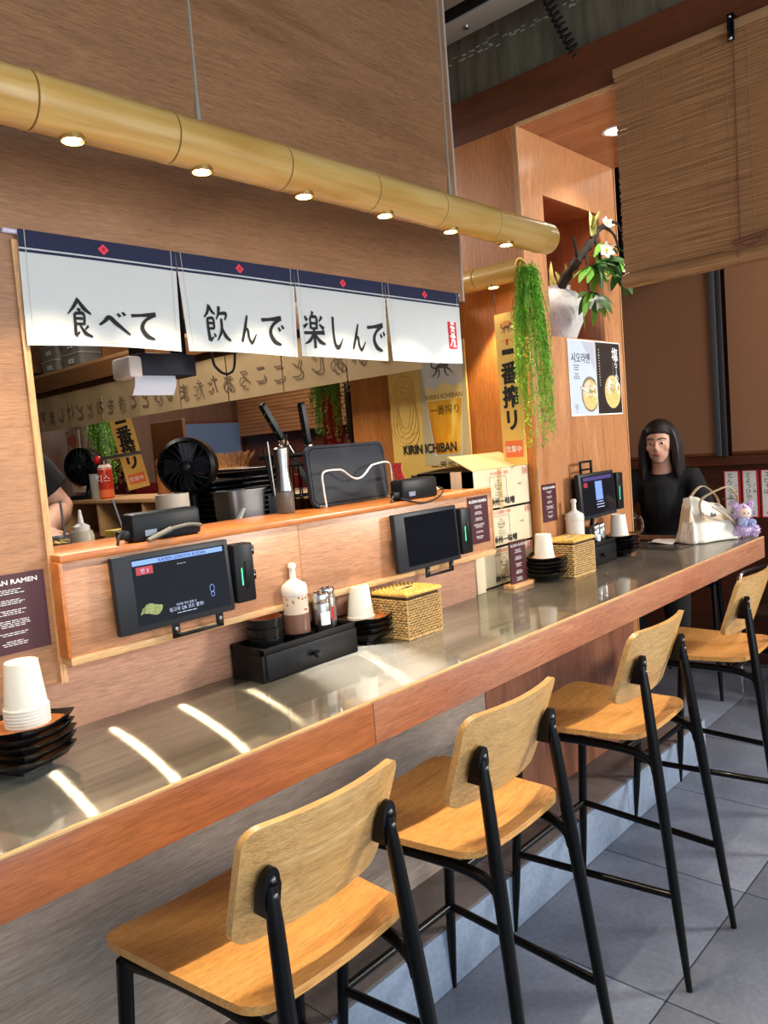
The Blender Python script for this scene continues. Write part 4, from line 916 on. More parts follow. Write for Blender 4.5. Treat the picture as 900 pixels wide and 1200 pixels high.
rattan_box('woven cane tissue box in front of the idle tablet', 1.640, 1.790, 1.468, 1.608, 0.135)
rattan_box('woven cane tissue box near the pillar, right of the standing menu', 2.655, 2.815, 1.505, 1.625, 0.145)

# ---------------------------------------------------------------- cardboard boxes in the alcove
def carton(label, x0, x1, y0, y1, z0, z1, opened, rz=0.0):
    t = thing('cardboard_box', label, 'box', ((x0 + x1) / 2, (y0 + y1) / 2, z0), rz); a, b, h = (x1 - x0) / 2, (y1 - y0) / 2, z1 - z0; k = 0.004
    bd = MB()
    for q in ((-a, a, -b, -b + k), (-a, a, b - k, b), (-a, -a + k, -b, b), (a - k, a, -b, b)): bd.box(*q, 0.0005, h)
    bd.box(-a, a, -b, b, 0.0005, k)
    if not opened: bd.box(-a, a, -b, -0.001, h - k, h).box(-a, a, 0.001, b, h - k, h)
    bd.build('carton', M['kraft_pale'], t)
    if opened:
        f = MB(); f.slab([(-a, 0), (a, 0), (a - .01, 1), (-a + .02, 1)], lambda x, v: (x, -b + v * b * 0.95, h + v * 0.055), lambda x, v: (x, -b + v * b * 0.95, h + 0.004 + v * 0.055)); f.build('flap', M['kraft'], t)
        f = MB(); f.slab([(-a, 0), (a, 0), (a, 1), (-a, 1)], lambda x, v: (x, b - v * b * 0.95, h + v * 0.018), lambda x, v: (x, b - v * b * 0.95, h + 0.004 + v * 0.018)); f.build('flap', M['kraft'], t)
        MB().box(-a, -a + .004, -b, b, h * .25, h).build('side_liner', M['kraft'], t)
        MB().slab([(-b + .05, h + .002), (-b + .10, h + .002), (-b + .10, h * .58), (-b + .05, h * .60)], lambda y, z: (-a - 0.0012, y, z), lambda y, z: (-a - 0.0004, y, z)).build('tape', plain('tape_pale', srgb(214, 196, 168), 0.3), t)
        lt = MB().text('株式会社', 0.024, (-a - 0.001, 0.04, h * .18), YN, ZU); lt.build('lettering', M['ink'], t)
    y = -b - 0.0008
    if h > 0.12:
        MB().box(-0.030, -0.004, y - 0.0003, -b, 0, h).build('tape', M['tape'], t) if opened else None
        b1_ = MB().text('神州一味噌', h * .20, (-0.01, y - .0006, h * .17), sx=1.15, bold=.03); b1_.text('MISO', h * .055, (-.03, y - .0006, h * .70)).text('PREMIUM', h * .05, (-.03, y - .0006, h * .48)).text('SHINSHU-ICHI', h * .045, (-.03, y - .0006, h * .40)).text('MADE IN JAPAN', h * .045, (-.03, y - .0006, h * .33))
        b1_.text('18-02', h * .08, (a * .62, y - .0006, h * .55))
        for s in (1, -1): b1_.tube([(-.03 + .022 * cos(i * pi / 8), y - .0004, h * .58 + s * .004 + .006 * sin(i * pi / 8)) for i in range(16)], 0.0006, 4, close=True)
        fr = [(-.085, h * .28), (.025, h * .28), (.025, h * .80), (-.085, h * .80)]; b1_.tube([(p, y - .0004, q) for p, q in fr], 0.0006, 4, close=True)
        b1_.build('black_print', M['ink'], t, kind='stuff')
        r_ = MB().text('かつお風味・徳用', h * .10, (-.02, y - .0006, h * .89)); 
        for q in (.86, .98): r_.tube([(a * (q - .10), y - .0004, h * .78), (a * q - .008, y - .0004, h * .78), (a * q - .008, y - .0004, h * .96), (a * (q - .10), y - .0004, h * .96)], 0.0009, 4, close=True)
        r_.text('天地', h * .08, (a * .85, y - .0006, h * .87)); r_.build('red_print', M['red'], t)
    return t
carton('cardboard miso box at the bottom of the stack, behind the standing menu', 2.322, 2.684, 1.700, 1.95, 0.951, 1.098, False)
carton('cardboard miso box in the middle of the alcove stack', 2.315, 2.682, 1.698, 1.95, 1.0985, 1.242, False)
carton('cardboard miso box with open flaps on top of the alcove stack', 2.302, 2.676, 1.694, 1.955, 1.2425, 1.392, True)
tag(MB().box(-0.02, 0.03, -0.03, 0.03, 0, 0.158, 0.001).build('small_carton', M['kraft_pale'], None, (2.274, 1.70, 0.951)), 'narrow pale carton standing between the ledge end and the box stack', 'box')

# ---------------------------------------------------------------- beer panel, hanging signs, ferns
bp = thing('advertising_standee', 'gold beer advertising panel with a big glass of beer, leaning in the alcove', 'sign', (2.672, 2.15, 0.951))
bo = MB(); bo.box(-0.004, 0.004, -0.19, 0.245, 0.0, 0.975, 0.001); brd = bo.build('board', M['gold'], bp)
def px_(y, z, off=0.0): return (-0.0048 - off, 0.245 - y * 0.435, z)    # y = 0 (image left) .. 1 (image right)
gls = [(.46, .93), (.50, .70), (.54, .50), (.90, .50), (.94, .70), (.985, .93)]
MB().poly([px_(.42, .46, .0002), px_(1.0, .46, .0002), px_(1.0, .974, .0002), px_(.42, .974, .0002)]).build('backdrop_print', plain('beer_backdrop', srgb(196, 176, 132), 0.5, var=.08, scale=8), bp)
MB().poly([px_(u, z, .0006) for u, z in [(.55, .50), (.90, .50), (.985, .972), (.44, .972)]]).build('glass_print', M['glassgrey'], bp)
MB().poly([px_(u, z, .0010) for u, z in [(.56, .515), (.60, .505), (.85, .505), (.89, .515), (.935, .735), (.505, .735)]]).build('beer_print', M['beer'], bp)
MB().poly([px_(u, z, .0011) for u, z in [(.505, .735), (.935, .735), (.945, .80), (.85, .79), (.72, .81), (.60, .785), (.493, .80)]]).build('foam_print', M['foam'], bp)
b = MB()
for s in range(5):
    r0_, cx, cz = .05 + .018 * s, .20, .70
    b.tube([px_(cx + (r0_ * 1.5) * cos(i * pi / 12) * (1 + .15 * sin(3 * i * pi / 12 + s)), cz + r0_ * 1.5 * sin(i * pi / 12) * (1 + .12 * cos(2 * i * pi / 12)), .0004) for i in range(24)], 0.0011, 4, close=True)
for s in range(14):
    u, z = random.uniform(.02, .40), random.uniform(.52, .95); b.tube([px_(u + .02 * i, z + .008 * sin(i * 1.2 + s), .0004) for i in range(5)], 0.0009, 4)
b.build('line_pattern', M['gold_line'], bp)
b = MB().text('KIRIN ICHIBAN', 0.056, px_(.49, .535, .002), YN, ZU, sx=.80, bold=.03)
b.text('一番搾り', 0.046, px_(.70, .455, .002), YN, ZU); b.poly([px_(.22, .40, .002), px_(.40, .40, .002), px_(.40, .42, .002), px_(.22, .42, .002)])
b.build('black_lettering', M['ink'], bp)
MB().text('KIRIN ICHIBAN', 0.030, px_(.72, .752, .0022), YN, ZU).build('gold_lettering', plain('gold_ink', srgb(150, 108, 40), 0.4), bp)
MB().text('一番搾り', 0.042, px_(.715, .695, .0022), YN, ZU).build('dark_lettering', plain('brown_ink', srgb(90, 58, 20), 0.4), bp)
def crest(mb, cx, cz, s, f):
    """running mythical beast crest: body, mane, four legs, tail, head"""
    for pts, wd in [([(-.42, .0), (-.1, .12), (.25, .10), (.42, .26)], [.10, .26, .24, .10]), ([(.38, .22), (.56, .36), (.70, .26)], [.14, .17, .05]), ([(.30, -.0), (.50, -.14), (.66, -.34)], [.12, .08, .05]), ([(.18, -.02), (.22, -.28), (.40, -.44)], [.12, .08, .05]),
                    ([(-.30, -.02), (-.44, -.26), (-.66, -.36)], [.13, .08, .05]), ([(-.20, -.04), (-.16, -.30), (-.30, -.48)], [.12, .07, .05]), ([(-.42, .04), (-.64, .16), (-.56, .40), (-.78, .44)], [.07, .09, .08, .02]), ([(.48, .40), (.40, .56), (.52, .66)], [.05, .05, .01])]:
        stroke(mb, pts, wd, lambda x, y: f(cx + x * s, cz + y * s), 4)
    return mb
crest(MB(), .72, .87, .20, lambda u, z: px_(u, .87 + (z - .87) * .42, .0022)).build('crest', plain('crest_grey', srgb(96, 92, 84), 0.5), bp)

def hang_sign(label, loc, W_, H_, rz, rise):
    t = thing('hanging_sign', label, 'sign', loc, rz)   # face looks to local -X
    MB().box(-0.0015, 0.0015, -W_ / 2, W_ / 2, 0, H_).build('board', M['gold'], t)
    q = -0.0022
    b = MB(); k = H_ * .118
    b.poly([(q, W_ * .26, H_ * .765), (q, -W_ * .26, H_ * .765), (q, -W_ * .26, H_ * .73), (q, W_ * .26, H_ * .73)])
    for i, ch in enumerate('番搾リ'):
        for d in (0, .0022): b.text(ch, W_ * .70, (q - d * .1, d - .001, H_ * (.61 - .155 * i)), YN, (0, 0, 1.12), bold=.035)
    b.build('lettering', M['ink'], t)
    MB().poly([(q, W_ * .37, H_ * .165), (q, -W_ * .39, H_ * .165), (q, -W_ * .39, H_ * .055), (q, W_ * .37, H_ * .055)]).build('orange_panel', M['orange'], t)
    MB().text('営業中', W_ * .235, (q - .0006, 0, H_ * .11), YN, ZU).text('営業中', W_ * .235, (q - .0007, .0012, H_ * .11), YN, ZU).build('white_lettering', M['white_print'], t)
    crest(MB(), 0, 0, .10, lambda u, z: (q, -u * W_ * 3.6, H_ * .90 + z * W_ * 3.6)).build('crest', plain('crest_dark', srgb(86, 66, 60), 0.5), t)
    MB().poly([(q + .0003, W_ * .28 * cos(a), H_ * .905 + W_ * .24 * sin(a)) for a in [i * pi / 8 for i in range(9)]]).build('crest_mane', plain('crest_orange', srgb(220, 140, 60), 0.5), t)
    m = MB().tube([(q, W_ * .30, H_ * .825), (q, -W_ * .30, H_ * .825)], 0.0006, 4); m.poly([(q, .006, H_ * .83), (q, -.006, H_ * .83), (q, -.004, H_ * .79), (q, .004, H_ * .79)]); m.build('red_mark', M['red'], t)
    s = MB().tube(sm([(0, W_ * .42, H_ - .004), (0.0, W_ * .43, H_ + rise * .8), (0.01, W_ * .30, H_ + rise), (0.02, 0.0, H_ + rise + .01)], 5), 0.0013, 6)
    s.build('string', M['black_metal'], t)
    return t
hang_sign('gold hanging sign with black characters beside the front fern and pillar', (2.592, 1.697, 1.395), 0.112, 0.585, radians(-6), 0.13)

def fern(label, loc, length, spread, n, mat, seed, lw=0.0045, top_r=0.03):
    t = thing('hanging_fern', label, 'plant', loc); r_ = random.Random(seed); mb = MB(); stem = MB()
    for k in range(n):
        a = r_.uniform(0, 2 * pi); L = length * r_.uniform(.25, 1.0); sp = spread * r_.uniform(.3, 1.0)
        ca, sa = cos(a), sin(a); pts = []
        m_ = max(6, int(L / 0.02))
        for i in range(m_ + 1):
            u = i / m_; pts.append(Vector((ca * (top_r + sp * (1 - (1 - u) ** 2) * .9) + .006 * sin(9 * u + k), sa * (top_r + sp * (1 - (1 - u) ** 2) * .9) + .006 * cos(8 * u + k), .03 * sin(min(1, u * 8) * pi / 2 * 1.2) - L * u)))
        stem.tube(pts[::2] if len(pts) > 8 else pts, 0.0008, 3, caps=False)
        for i in range(1, m_ + 1):
            for s in range(3):
                d = Vector((r_.uniform(-1, 1), r_.uniform(-1, 1), r_.uniform(-.9, .5))).normalized(); l = r_.uniform(.010, .024); p = pts[i] + Vector((0, 0, r_.uniform(-.01, .01)))
                q = d.cross(Vector((0, 0, 1))).normalized() * lw * .5
                mb.add([p - q * .3, p + d * l * .5 - q, p + d * l, p + d * l * .5 + q], [(0, 1, 2, 3)])
    stem.build('stems', M['green'], t, kind='stuff'); mb.build('leaves', mat, t, kind='stuff'); return t
fern('feathery green fern trailing from the second bamboo pole by the pillar', (2.585, 1.585, 2.12), 0.70, 0.062, 150, plain('fern_light', srgb(140, 198, 62), 0.6, var=0.25, scale=25), 11, 0.0050, 0.020)

# ---------------------------------------------------------------- niche: vase, flowering branch, lights
tag(MB().lathe([(0.056, 0), (0.078, 0.010), (0.112, 0.085), (0.124, 0.135), (0.117, 0.180), (0.090, 0.216), (0.066, 0.228), (0.064, 0.238), (0.068, 0.246), (0.060, 0.246), (0.054, 0.230), (0.048, 0.19), (0.0, 0.185)], 36).build('stone_vase', M['vase'], None, (3.155, 1.80, 1.9005)), 'big pale crackled stone vase standing in the pillar niche', 'vase')
br = thing('flowering_branch', 'dark branch with green leaves and white flowers leaning out of the vase', 'plant', (3.170, 1.80, 2.10))
main = sm([(-0.01, 0.0, 0.0), (-0.06, -0.08, 0.07), (-0.075, -0.15, 0.125), (0.0, -0.17, 0.20), (0.07, -0.175, 0.265), (0.13, -0.18, 0.290)], 6)
def bark_tube(pts, r0, r1, seed):
    r_ = random.Random(seed); return MB().tube(pts, [(r0 + (r1 - r0) * i / (len(pts) - 1)) * r_.uniform(.75, 1.25) for i in range(len(pts))], 9)
bark_tube(main, 0.024, 0.012, 1).build('main_stem', M['bark'], br)
for k, pts in enumerate([[(0.07, -0.175, 0.265), (0.13, -0.19, 0.30), (0.20, -0.20, 0.31), (0.26, -0.19, 0.285)], [(0.13, -0.18, 0.29), (0.18, -0.20, 0.25), (0.19, -0.21, 0.18)], [(-0.075, -0.15, 0.125), (-0.13, -0.17, 0.19), (-0.15, -0.175, 0.21)], [(0.03, -0.175, 0.225), (0.03, -0.20, 0.15), (0.0, -0.21, 0.06)], [(-0.03, -0.165, 0.17), (-0.07, -0.19, 0.10), (-0.09, -0.20, -0.02)]]):
    bark_tube(sm(pts, 5), 0.009, 0.003, 5 + k).build('twig', M['bark'], br)
def leaf(L, W_, bend, seed):
    m = MB(); n = 8; vs = []; fs = []
    for i in range(n + 1):
        u = i / n; wdt = W_ * sin(pi * min(1, u * .93 + .05)) ** .8; z = -bend * u * u * L
        vs += [(-wdt / 2, u * L, z + .15 * wdt), (0, u * L, z), (wdt / 2, u * L, z + .15 * wdt)]
    for i in range(n):
        for j in (0, 1): a = i * 3 + j; fs.append((a, a + 1, a + 4, a + 3))
    return m.add(vs, fs)
leaf_me = {}
def put_leaf(pos, d, L, W_, mat, parent, roll=0.0, name='leaf'):
    key = (round(L, 2), mat.name)
    d = Vector(d).normalized(); q = d.to_track_quat('Y', 'Z')
    if key not in leaf_me:
        o = leaf(L, W_, 0.35, 1).build(name, mat, parent, pos); leaf_me[key] = o.data
    else: o = piece(name, leaf_me[key], parent, pos)
    o.rotation_euler = (q.to_matrix().to_4x4() @ Matrix.Rotation(roll, 4, 'Y')).to_euler(); return o
rl = random.Random(21)
for (cx, cy, cz, n, L) in ((.017, -.205, .125, 9, .115), (-.09, -.21, -.02, 10, .115), (.15, -.20, .155, 9, .115), (-.06, -.20, .09, 7, .10), (.20, -.205, .10, 7, .10), (.06, -.20, .20, 6, .09)):
    for k in range(n):
        a = 2 * pi * k / n + rl.uniform(-.3, .3); put_leaf((cx, cy, cz), (cos(a), sin(a) * .5 - .25, rl.uniform(-.95, .15)), L * (1.25 if k % 2 else 1.0), L * .33, M['green_deep'] if rl.random() < .75 else M['green'], br, rl.uniform(-.6, .6))
for k in range(7):
    a = k * .9; put_leaf((0.02 * cos(a) - 0.03, 0.03 * sin(a) - .03, .045), (cos(a) * .5 - .2, sin(a) * .4 - .2, 1.0), .10 if k % 2 else .06, .022, M['leaf_pale'], br, k)
for k in range(4): put_leaf((0.03 - .01 * k, -0.18, .23), (-.4 + .1 * k, -.2, .9), .10, .02, M['leaf_pale'], br, k)
def flower(pos, d, parent, s=1.0):
    f = MB(); q = Vector(d).normalized().to_track_quat('Z', 'Y').to_matrix().to_4x4()
    for k in range(6):
        a = k * pi / 3; m = q @ Matrix.Rotation(a, 4, 'Z'); n = 6; vs = []; fs = []
        for i in range(n + 1):
            u = i / n; wdt = .022 * s * sin(pi * min(1, u * .9 + .08)); vs += [m @ Vector((-wdt / 2, u * .034 * s, .012 * s * u * u)), m @ Vector((0, u * .034 * s, .012 * s * u * u - .002 * s)), m @ Vector((wdt / 2, u * .034 * s, .012 * s * u * u))]
        for i in range(n):
            for j in (0, 1): b_ = i * 3 + j; fs.append((b_, b_ + 1, b_ + 4, b_ + 3))
        f.add(vs, fs)
    o = f.build('flower', M['petal'], parent, pos); MB().ball(tuple(q @ Vector((0, 0, .004 * s))), .006 * s, n=8, m=6).build('flower_centre', M['petal_mid'], o)
for p, d, s in (((.0, -.245, .155), (-.6, -.8, .1), 1.1), ((.185, -.245, .105), (-.5, -.8, -.2), 1.0), ((-.125, -.245, -.075), (-.6, -.7, -.3), 1.05), ((.08, -.215, .285), (-.3, -.8, .4), .95), ((-.02, -.24, .055), (.3, -.9, .1), 1.0)): flower(p, d, br, s)
def downlight(label, loc, r, e):
    t = thing('downlight', label, 'light', loc)
    MB().lathe([(r, -0.004), (r * 1.28, -0.004), (r * 1.30, 0.0), (r, 0.0)], 24, loop=True).build('rim', M['paper_white'], t)
    MB().lathe([(0, -0.0025), (r, -0.0025), (r, -0.001)], 24).build('diffuser', M['led_white'], t)
    d = bpy.data.lights.new('lamp', 'SPOT'); d.energy = e; d.color = (1.0, 0.9, 0.78); d.spot_size = radians(130); d.spot_blend = 0.8; d.shadow_soft_size = r
    o = bpy.data.objects.new('lamp', d); COL.objects.link(o); o.parent = t; o.location = (0, 0, -0.02)
downlight('round white downlight in the wooden soffit beside the bamboo blind', (3.07, 1.438, 2.684), 0.042, 14)
downlight('small round downlight in the top of the pillar niche', (2.96, 1.80, 2.4545), 0.034, 6)

# ---------------------------------------------------------------- posters on the pillar
def ramen_poster(label, x0, x1, dark):
    t = thing('ramen_poster', label, 'poster', ((x0 + x1) / 2, 1.6585, 1.572)); a = (x1 - x0) / 2; h = 0.324
    MB().box(-a, a, -0.001, 0, 0, h).build('sheet', M['paper_white'], t)
    MB().poly([(-a + .004, -.0014, .006), (a - .004, -.0014, .006), (a - .004, -.0014, h - .005), (-a + .004, -.0014, h - .005)]).build('printed_ground', M['poster_black'] if dark else M['poster_blue'], t)
    cx, cz, R = (.028, .105, .088) if dark else (.056, .092, .078)
    clip = lambda p: (max(-a + .005, min(a - .005, p[0])), p[1], p[2])
    E_ = lambda x, z, rx, rz, y: [clip((x + rx * cos(i * pi / 14), y, z + rz * sin(i * pi / 14))) for i in range(28)]
    MB().poly(E_(cx, cz, R, R * .98, -.0017)).build('bowl_print', plain('bowl_black', srgb(40, 34, 30), .4) if dark else M['bowl_grey'], t)
    MB().poly(E_(cx, cz - .003, R * .86, R * .84, -.0019)).build('broth_print', M['broth'], t)
    n_ = MB(); r_ = random.Random(5 + dark)
    for k in range(9): n_.tube([clip((cx - .05 + .012 * i, -.0021, cz - .045 + .006 * k + .004 * sin(i * 1.3 + k))) for i in range(7)], .0012, 4)
    n_.build('noodle_print', plain('noodle', srgb(232, 204, 130), .5), t)
    MB().poly(E_(cx - .018, cz + .022, .034, .030, -.0023)).poly(E_(cx - .034, cz + .012, .022, .028, -.0024)).build('meat_print', M['meat'], t)
    MB().poly(E_(cx + (.055 if dark else .038), cz + .015, .019, .026, -.0025)).build('egg_print', M['egg'], t)
    MB().poly(E_(cx + (.056 if dark else .040), cz + .013, .010, .014, -.0027)).build('yolk_print', M['yolk'], t)
    s = MB()
    for k in range(26): s.poly(E_(cx + r_.gauss(0, .012), cz + .012 + r_.gauss(0, .010), .004, .0025, -.0028 - k * 1e-5))
    s.build('scallion_print', M['scallion'], t)
    MB().tube([(cx - R * 1.1 if not dark else cx - .06, -.0024, cz + (.03 if not dark else .01)), (cx - .03, -.0024, cz + (.012 if not dark else .06))], .005, 6).build('spoon_print', M['white_print'], t)
    if dark:
        b = MB()
        b.text('塩', .062, (.064, -.0022, .272), bold=.018)
        for i, ch in enumerate('らーめん'): b.text(ch if ch != 'ー' else '|', .036, (.072, -.0022, .226 - .030 * i), bold=.015)
        for i in range(14): b.dashes((-.088, -.0022, .285 - .012 * i), XR, ZU, .012, .010, 1, i)
        for i in range(8): b.dashes((.042, -.0022, .25 - .012 * i), XR, ZU, .006, .008, 1, 60 + i)
        b.build('white_lettering', M['white_print'], t)
    else:
        b = MB()
        for d in (0, .0010): b.text('시오라멘', .047, (-.015 + d, -.0020 - d * .1, .246), sx=.95)
        b.dashes((-.055, -.0020, .212), XR, ZU, .055, .009, 3, 2).dashes((-.055, -.0020, .178), XR, ZU, .055, .007, 4, 3).dashes((-.068, -.0020, .045), XR, ZU, .03, .008, 3, 4)
        b.build('black_lettering', M['ink'], t)
        MB().poly([(-.070, -.002, .014), (-.064, -.002, .014), (-.064, -.002, .020), (-.070, -.002, .020)]).build('red_mark', M['red'], t)
        MB().poly([(.0, -.0016, h - .008), (a - .006, -.0016, h - .008), (a - .006, -.0016, .19)]).build('grey_wedge', plain('poster_wedge', srgb(178, 184, 200), .4), t)
ramen_poster('pale blue ramen poster on the pillar under the niche', 2.978, 3.212, False)
ramen_poster('black ramen poster on the pillar, right of the pale blue one', 3.216, 3.452, True)

# ---------------------------------------------------------------- bamboo roll blind on the beam
bd = thing('bamboo_blind', 'brown bamboo slat roll blind hanging from the dark beam', 'blind', (2.668, 0.45, 1.98))
sl = MB(); y0, y1 = -0.85, 0.795; nrow = 146
for k in range(nrow):
    z = 0.062 + 0.655 * k / (nrow - 1); o = 0.0012 * sin(k * 1.7) + random.uniform(-.0006, .0006)
    sl.box(o - 0.0010, o + 0.0010, y0 + random.uniform(-.003, .003), y1 + random.uniform(-.003, .003), z, z + 0.0044)
sl.build('slats', M['blind'], bd, kind='stuff')
MB().box(-0.012, 0.012, y0, y1, 0.716, 0.745, 0.002).build('head_rail', plain('rail_pale', srgb(176, 136, 96), .5), bd)
ro = MB(); N = 60
def spiral(u): 
    a = u * 2 * pi * 2.6; r = 0.010 + 0.020 * u; return (r * cos(a), r * sin(a))
P = [spiral(i / N) for i in range(N + 1)]; vs = []; fs = []
for y in (y0, y1):
    for p in P: vs.append((p[0], y, 0.032 + p[1]))
for i in range(N): fs.append((i, i + 1, N + 2 + i, N + 1 + i))
ro.add(vs, fs); ro.build('rolled_end', M['blind'], bd)
MB().cyl((0, y0, 0.032), (0, y1, 0.032), 0.011, n=14).build('roll_core', M['string'], bd)
stn = MB()
for k in range(24):
    y = y1 - 0.04 - k * 0.066; stn.box(-0.0032, -0.0022, y, y + 0.0014, 0.04, 0.72)
stn.build('weft_strings', M['string'], bd, kind='stuff')
cd = MB(); 
cd.tube([(-0.006, 0.40, 0.72), (-0.0055, 0.402, 0.40), (-0.005, 0.405, 0.09), (-0.033, 0.405, 0.035), (-0.01, 0.405, 0.0)], 0.0015, 6); cdo = cd.build('pull_cord', M['cord_brown'], bd)
lp = MB(); r_ = random.Random(8)
for k in range(6):
    y = 0.40 - k * .075; lp.tube([(-0.014 - .006 * (k % 2), y - .05 * (1 + .25 * (k % 3)) * (1 - cos(2 * pi * i / 16)) * .6, 0.075 + .014 * sin(2 * pi * i / 16) + .006 * sin(k)) for i in range(16)], 0.0028, 6, close=True)
lp.tube(sm([(-.016, .42, .078), (-.018, .30, .092), (-.016, .18, .084), (-.018, .05, .10), (-.015, -.1, .09)], 5), .006, 7); lp.build('coiled_cord', M['cord_brown'], bd)
hk = thing('blind_hook', 'dark metal hook holding up the bamboo blind', 'hook', (2.66, 0.853, 2.70))
MB().box(-0.010, -0.004, -0.010, 0.010, -0.036, 0.045, 0.001).build('plate', M['black_metal'], hk); MB().tube(sm([(-.010, 0, .02), (-.026, 0, .012), (-.028, 0, -.018), (-.012, 0, -.024)], 5), .004, 8).build('hook', M['black_metal'], hk)
MB().ball((-.012, 0, -.03), .007, n=10, m=7).ball((-.011, 0, .034), .005, n=10, m=7).build('screw', M['chrome'], hk)
MB().box(-0.005, 0.041, -0.008, 0.008, 0.03, 0.045, 0.001).build('bracket', M['black_metal'], hk)
co = MB(); A = Vector((2.60, 1.475, 3.06)); B = Vector((2.735, 1.372, 2.775)); d = (B - A); n = 16 * 12; ax = d.normalized(); u = ax.orthogonal().normalized(); v = ax.cross(u); pts = []
A = Vector((2.60, 1.53, 3.30)); d = B - A
for i in range(n + 1):
    t_ = i / n; a = t_ * 26 * 2 * pi; pts.append(A + d * t_ + (u * cos(a) + v * sin(a)) * 0.017 + Vector((0, 0.02 * sin(pi * t_), 0)))
co.tube(pts, 0.0052, 6); tag(co.build('coiled_cable', M['cable'], None, tuple(A), world=True), 'black coiled cable hanging from the ceiling to the dark beam', 'cable')

# ---------------------------------------------------------------- far wall: roller shades, pole, paper menus
for k, (ya, yb, lb) in enumerate(((1.80, 2.9, 'brown roller shade left of the dark pole on the far wall'), (-1.2, 1.70, 'brown roller shade right of the dark pole on the far wall'))):
    s = thing('roller_shade', lb, 'shade', (4.985, (ya + yb) / 2, 1.29)); hw = (yb - ya) / 2
    MB().box(0.0, 0.004, -hw, hw, 0.02, 1.75).build('cloth', M['shade_brown'], s); MB().box(-0.006, 0.008, -hw, hw, 0.0, 0.022, .002).build('bottom_bar', M['beam'], s); MB().cyl((.012, -hw, 1.77), (.012, hw, 1.77), .028, n=14).build('roller', M['dull_steel'], s)
po = thing('wall_pole', 'dark grey upright pole between the two brown shades', 'pole', (4.965, 1.752, 1.288)); MB().box(-.015, .015, .0, .038, 0, 2.0, .003).build('pole', plain('pole_grey', srgb(70, 72, 76), .4), po); MB().box(-.01, .01, -.032, .0, 0, 2.0, .002).build('side_track', plain('pole_dark', srgb(48, 48, 52), .4), po)
blk = thing('dark_wall_unit', 'dark metal wall unit high behind the pillar and blind', 'unit', (4.82, 2.33, 2.55)); MB().box(-.10, .10, -.35, .35, 0, .45, .01).build('case', M['black_matte'], blk); MB().box(-.12, .10, -.36, .36, -.07, .0, .01).build('lower_trim', plain('unit_grey', srgb(90, 98, 100), .5), blk)
for k, (ya, yb, s1, s2, pr, lb) in enumerate(((1.762, 1.665, 'とんこつあぶ', 'らーめん', '9,0', 'leftmost of the red and white paper menus on the far wall'), (1.655, 1.558, 'とようひやき', '冷し麺', '9,5', 'middle one of the red and white paper menus on the far wall'), (1.548, 1.45, 'エビそば', '海老', 'W9', 'paper menu cut by the right picture edge on the far wall'))):
    t = thing('paper_menu', lb, 'menu', (4.999, (ya + yb) / 2, .905)); a = abs(ya - yb) / 2
    MB().box(-.0015, 0, -a, a, 0, .29).build('red_sheet', M['red'], t); MB().poly([(-.0022, a * .84, .006), (-.0022, -a * .72, .006), (-.0022, -a * .72, .285), (-.0022, a * .84, .285)]).build('white_panel', M['paper_white'], t)
    b = MB()
    for i, ch in enumerate(s1): b.text(ch, .036, (-.003, a * .18 + .004 * (i % 2), .262 - .034 * i), YN, ZU)
    for i, ch in enumerate(s2): b.text(ch, .016, (-.003, -a * .48, .20 - .02 * i), YN, ZU)
    b.text(pr, .030, (-.003, -a * .05, .026), YN, ZU); b.build('lettering', M['ink'], t)

# ---------------------------------------------------------------- far end of the counter: mug, tray, napkins, bag, guest
mg = thing('beer_mug', 'clear glass beer mug with a handle behind the pillar edge', 'mug', (3.60, 1.735, 0.9505))
MB().lathe([(0.036, 0), (0.040, 0.003), (0.041, 0.145), (0.038, 0.145), (0.0365, 0.018), (0.0, 0.016)], 24).build('glass', M['clear'], mg)
MB().tube(sm([(0.034, -0.020, 0.118), (0.062, -0.034, 0.116), (0.076, -0.040, 0.085), (0.070, -0.038, 0.050), (0.034, -0.020, 0.032)], 6), 0.007, 10).build('handle', M['clear'], mg)
tr = thing('serving_tray', 'dark brown tray lying on the counter beyond the pillar', 'tray', (3.70, 1.70, 0.9505))
MB().slab(rrect(.15, .30, .02), lambda x, y: (x, y, 0), lambda x, y: (x * 1.04, y * 1.04, .010)).build('tray', plain('tray_brown', srgb(70, 42, 32), .4), tr)
MB().slab(rrect(.13, .28, .02), lambda x, y: (x, y, .0102), lambda x, y: (x, y, .0108)).build('tray_lining', plain('tray_lining', srgb(110, 66, 44), .5), tr)
npk = MB(); r_ = random.Random(4)
npk.grid([i / 8 for i in range(9)], [i / 8 for i in range(9)], lambda u, v: (-.07 + .14 * u, -.06 + .12 * v, .004 + .010 * noise.noise(Vector((u * 3, v * 3, 1))) ** 2 + .008 * sin(5 * u + 2 * v) ** 2), (0, 0, .0015))
tag(npk.build('paper_napkin', M['paper_white'], None, (3.60, 1.55, .9505)), 'crumpled white paper napkin lying left of the cream bag', 'napkin')
tag(MB().slab(rrect(.15, .20, .006), lambda x, y: (x, y, 0), lambda x, y: (x, y, .003)).build('menu_sheet', plain('menu_sheet', srgb(54, 50, 50), .25), None, (3.47, 1.50, .9503), rot=(0, 0, -.15)), 'dark laminated sheet lying flat in front of the napkin', 'sheet')

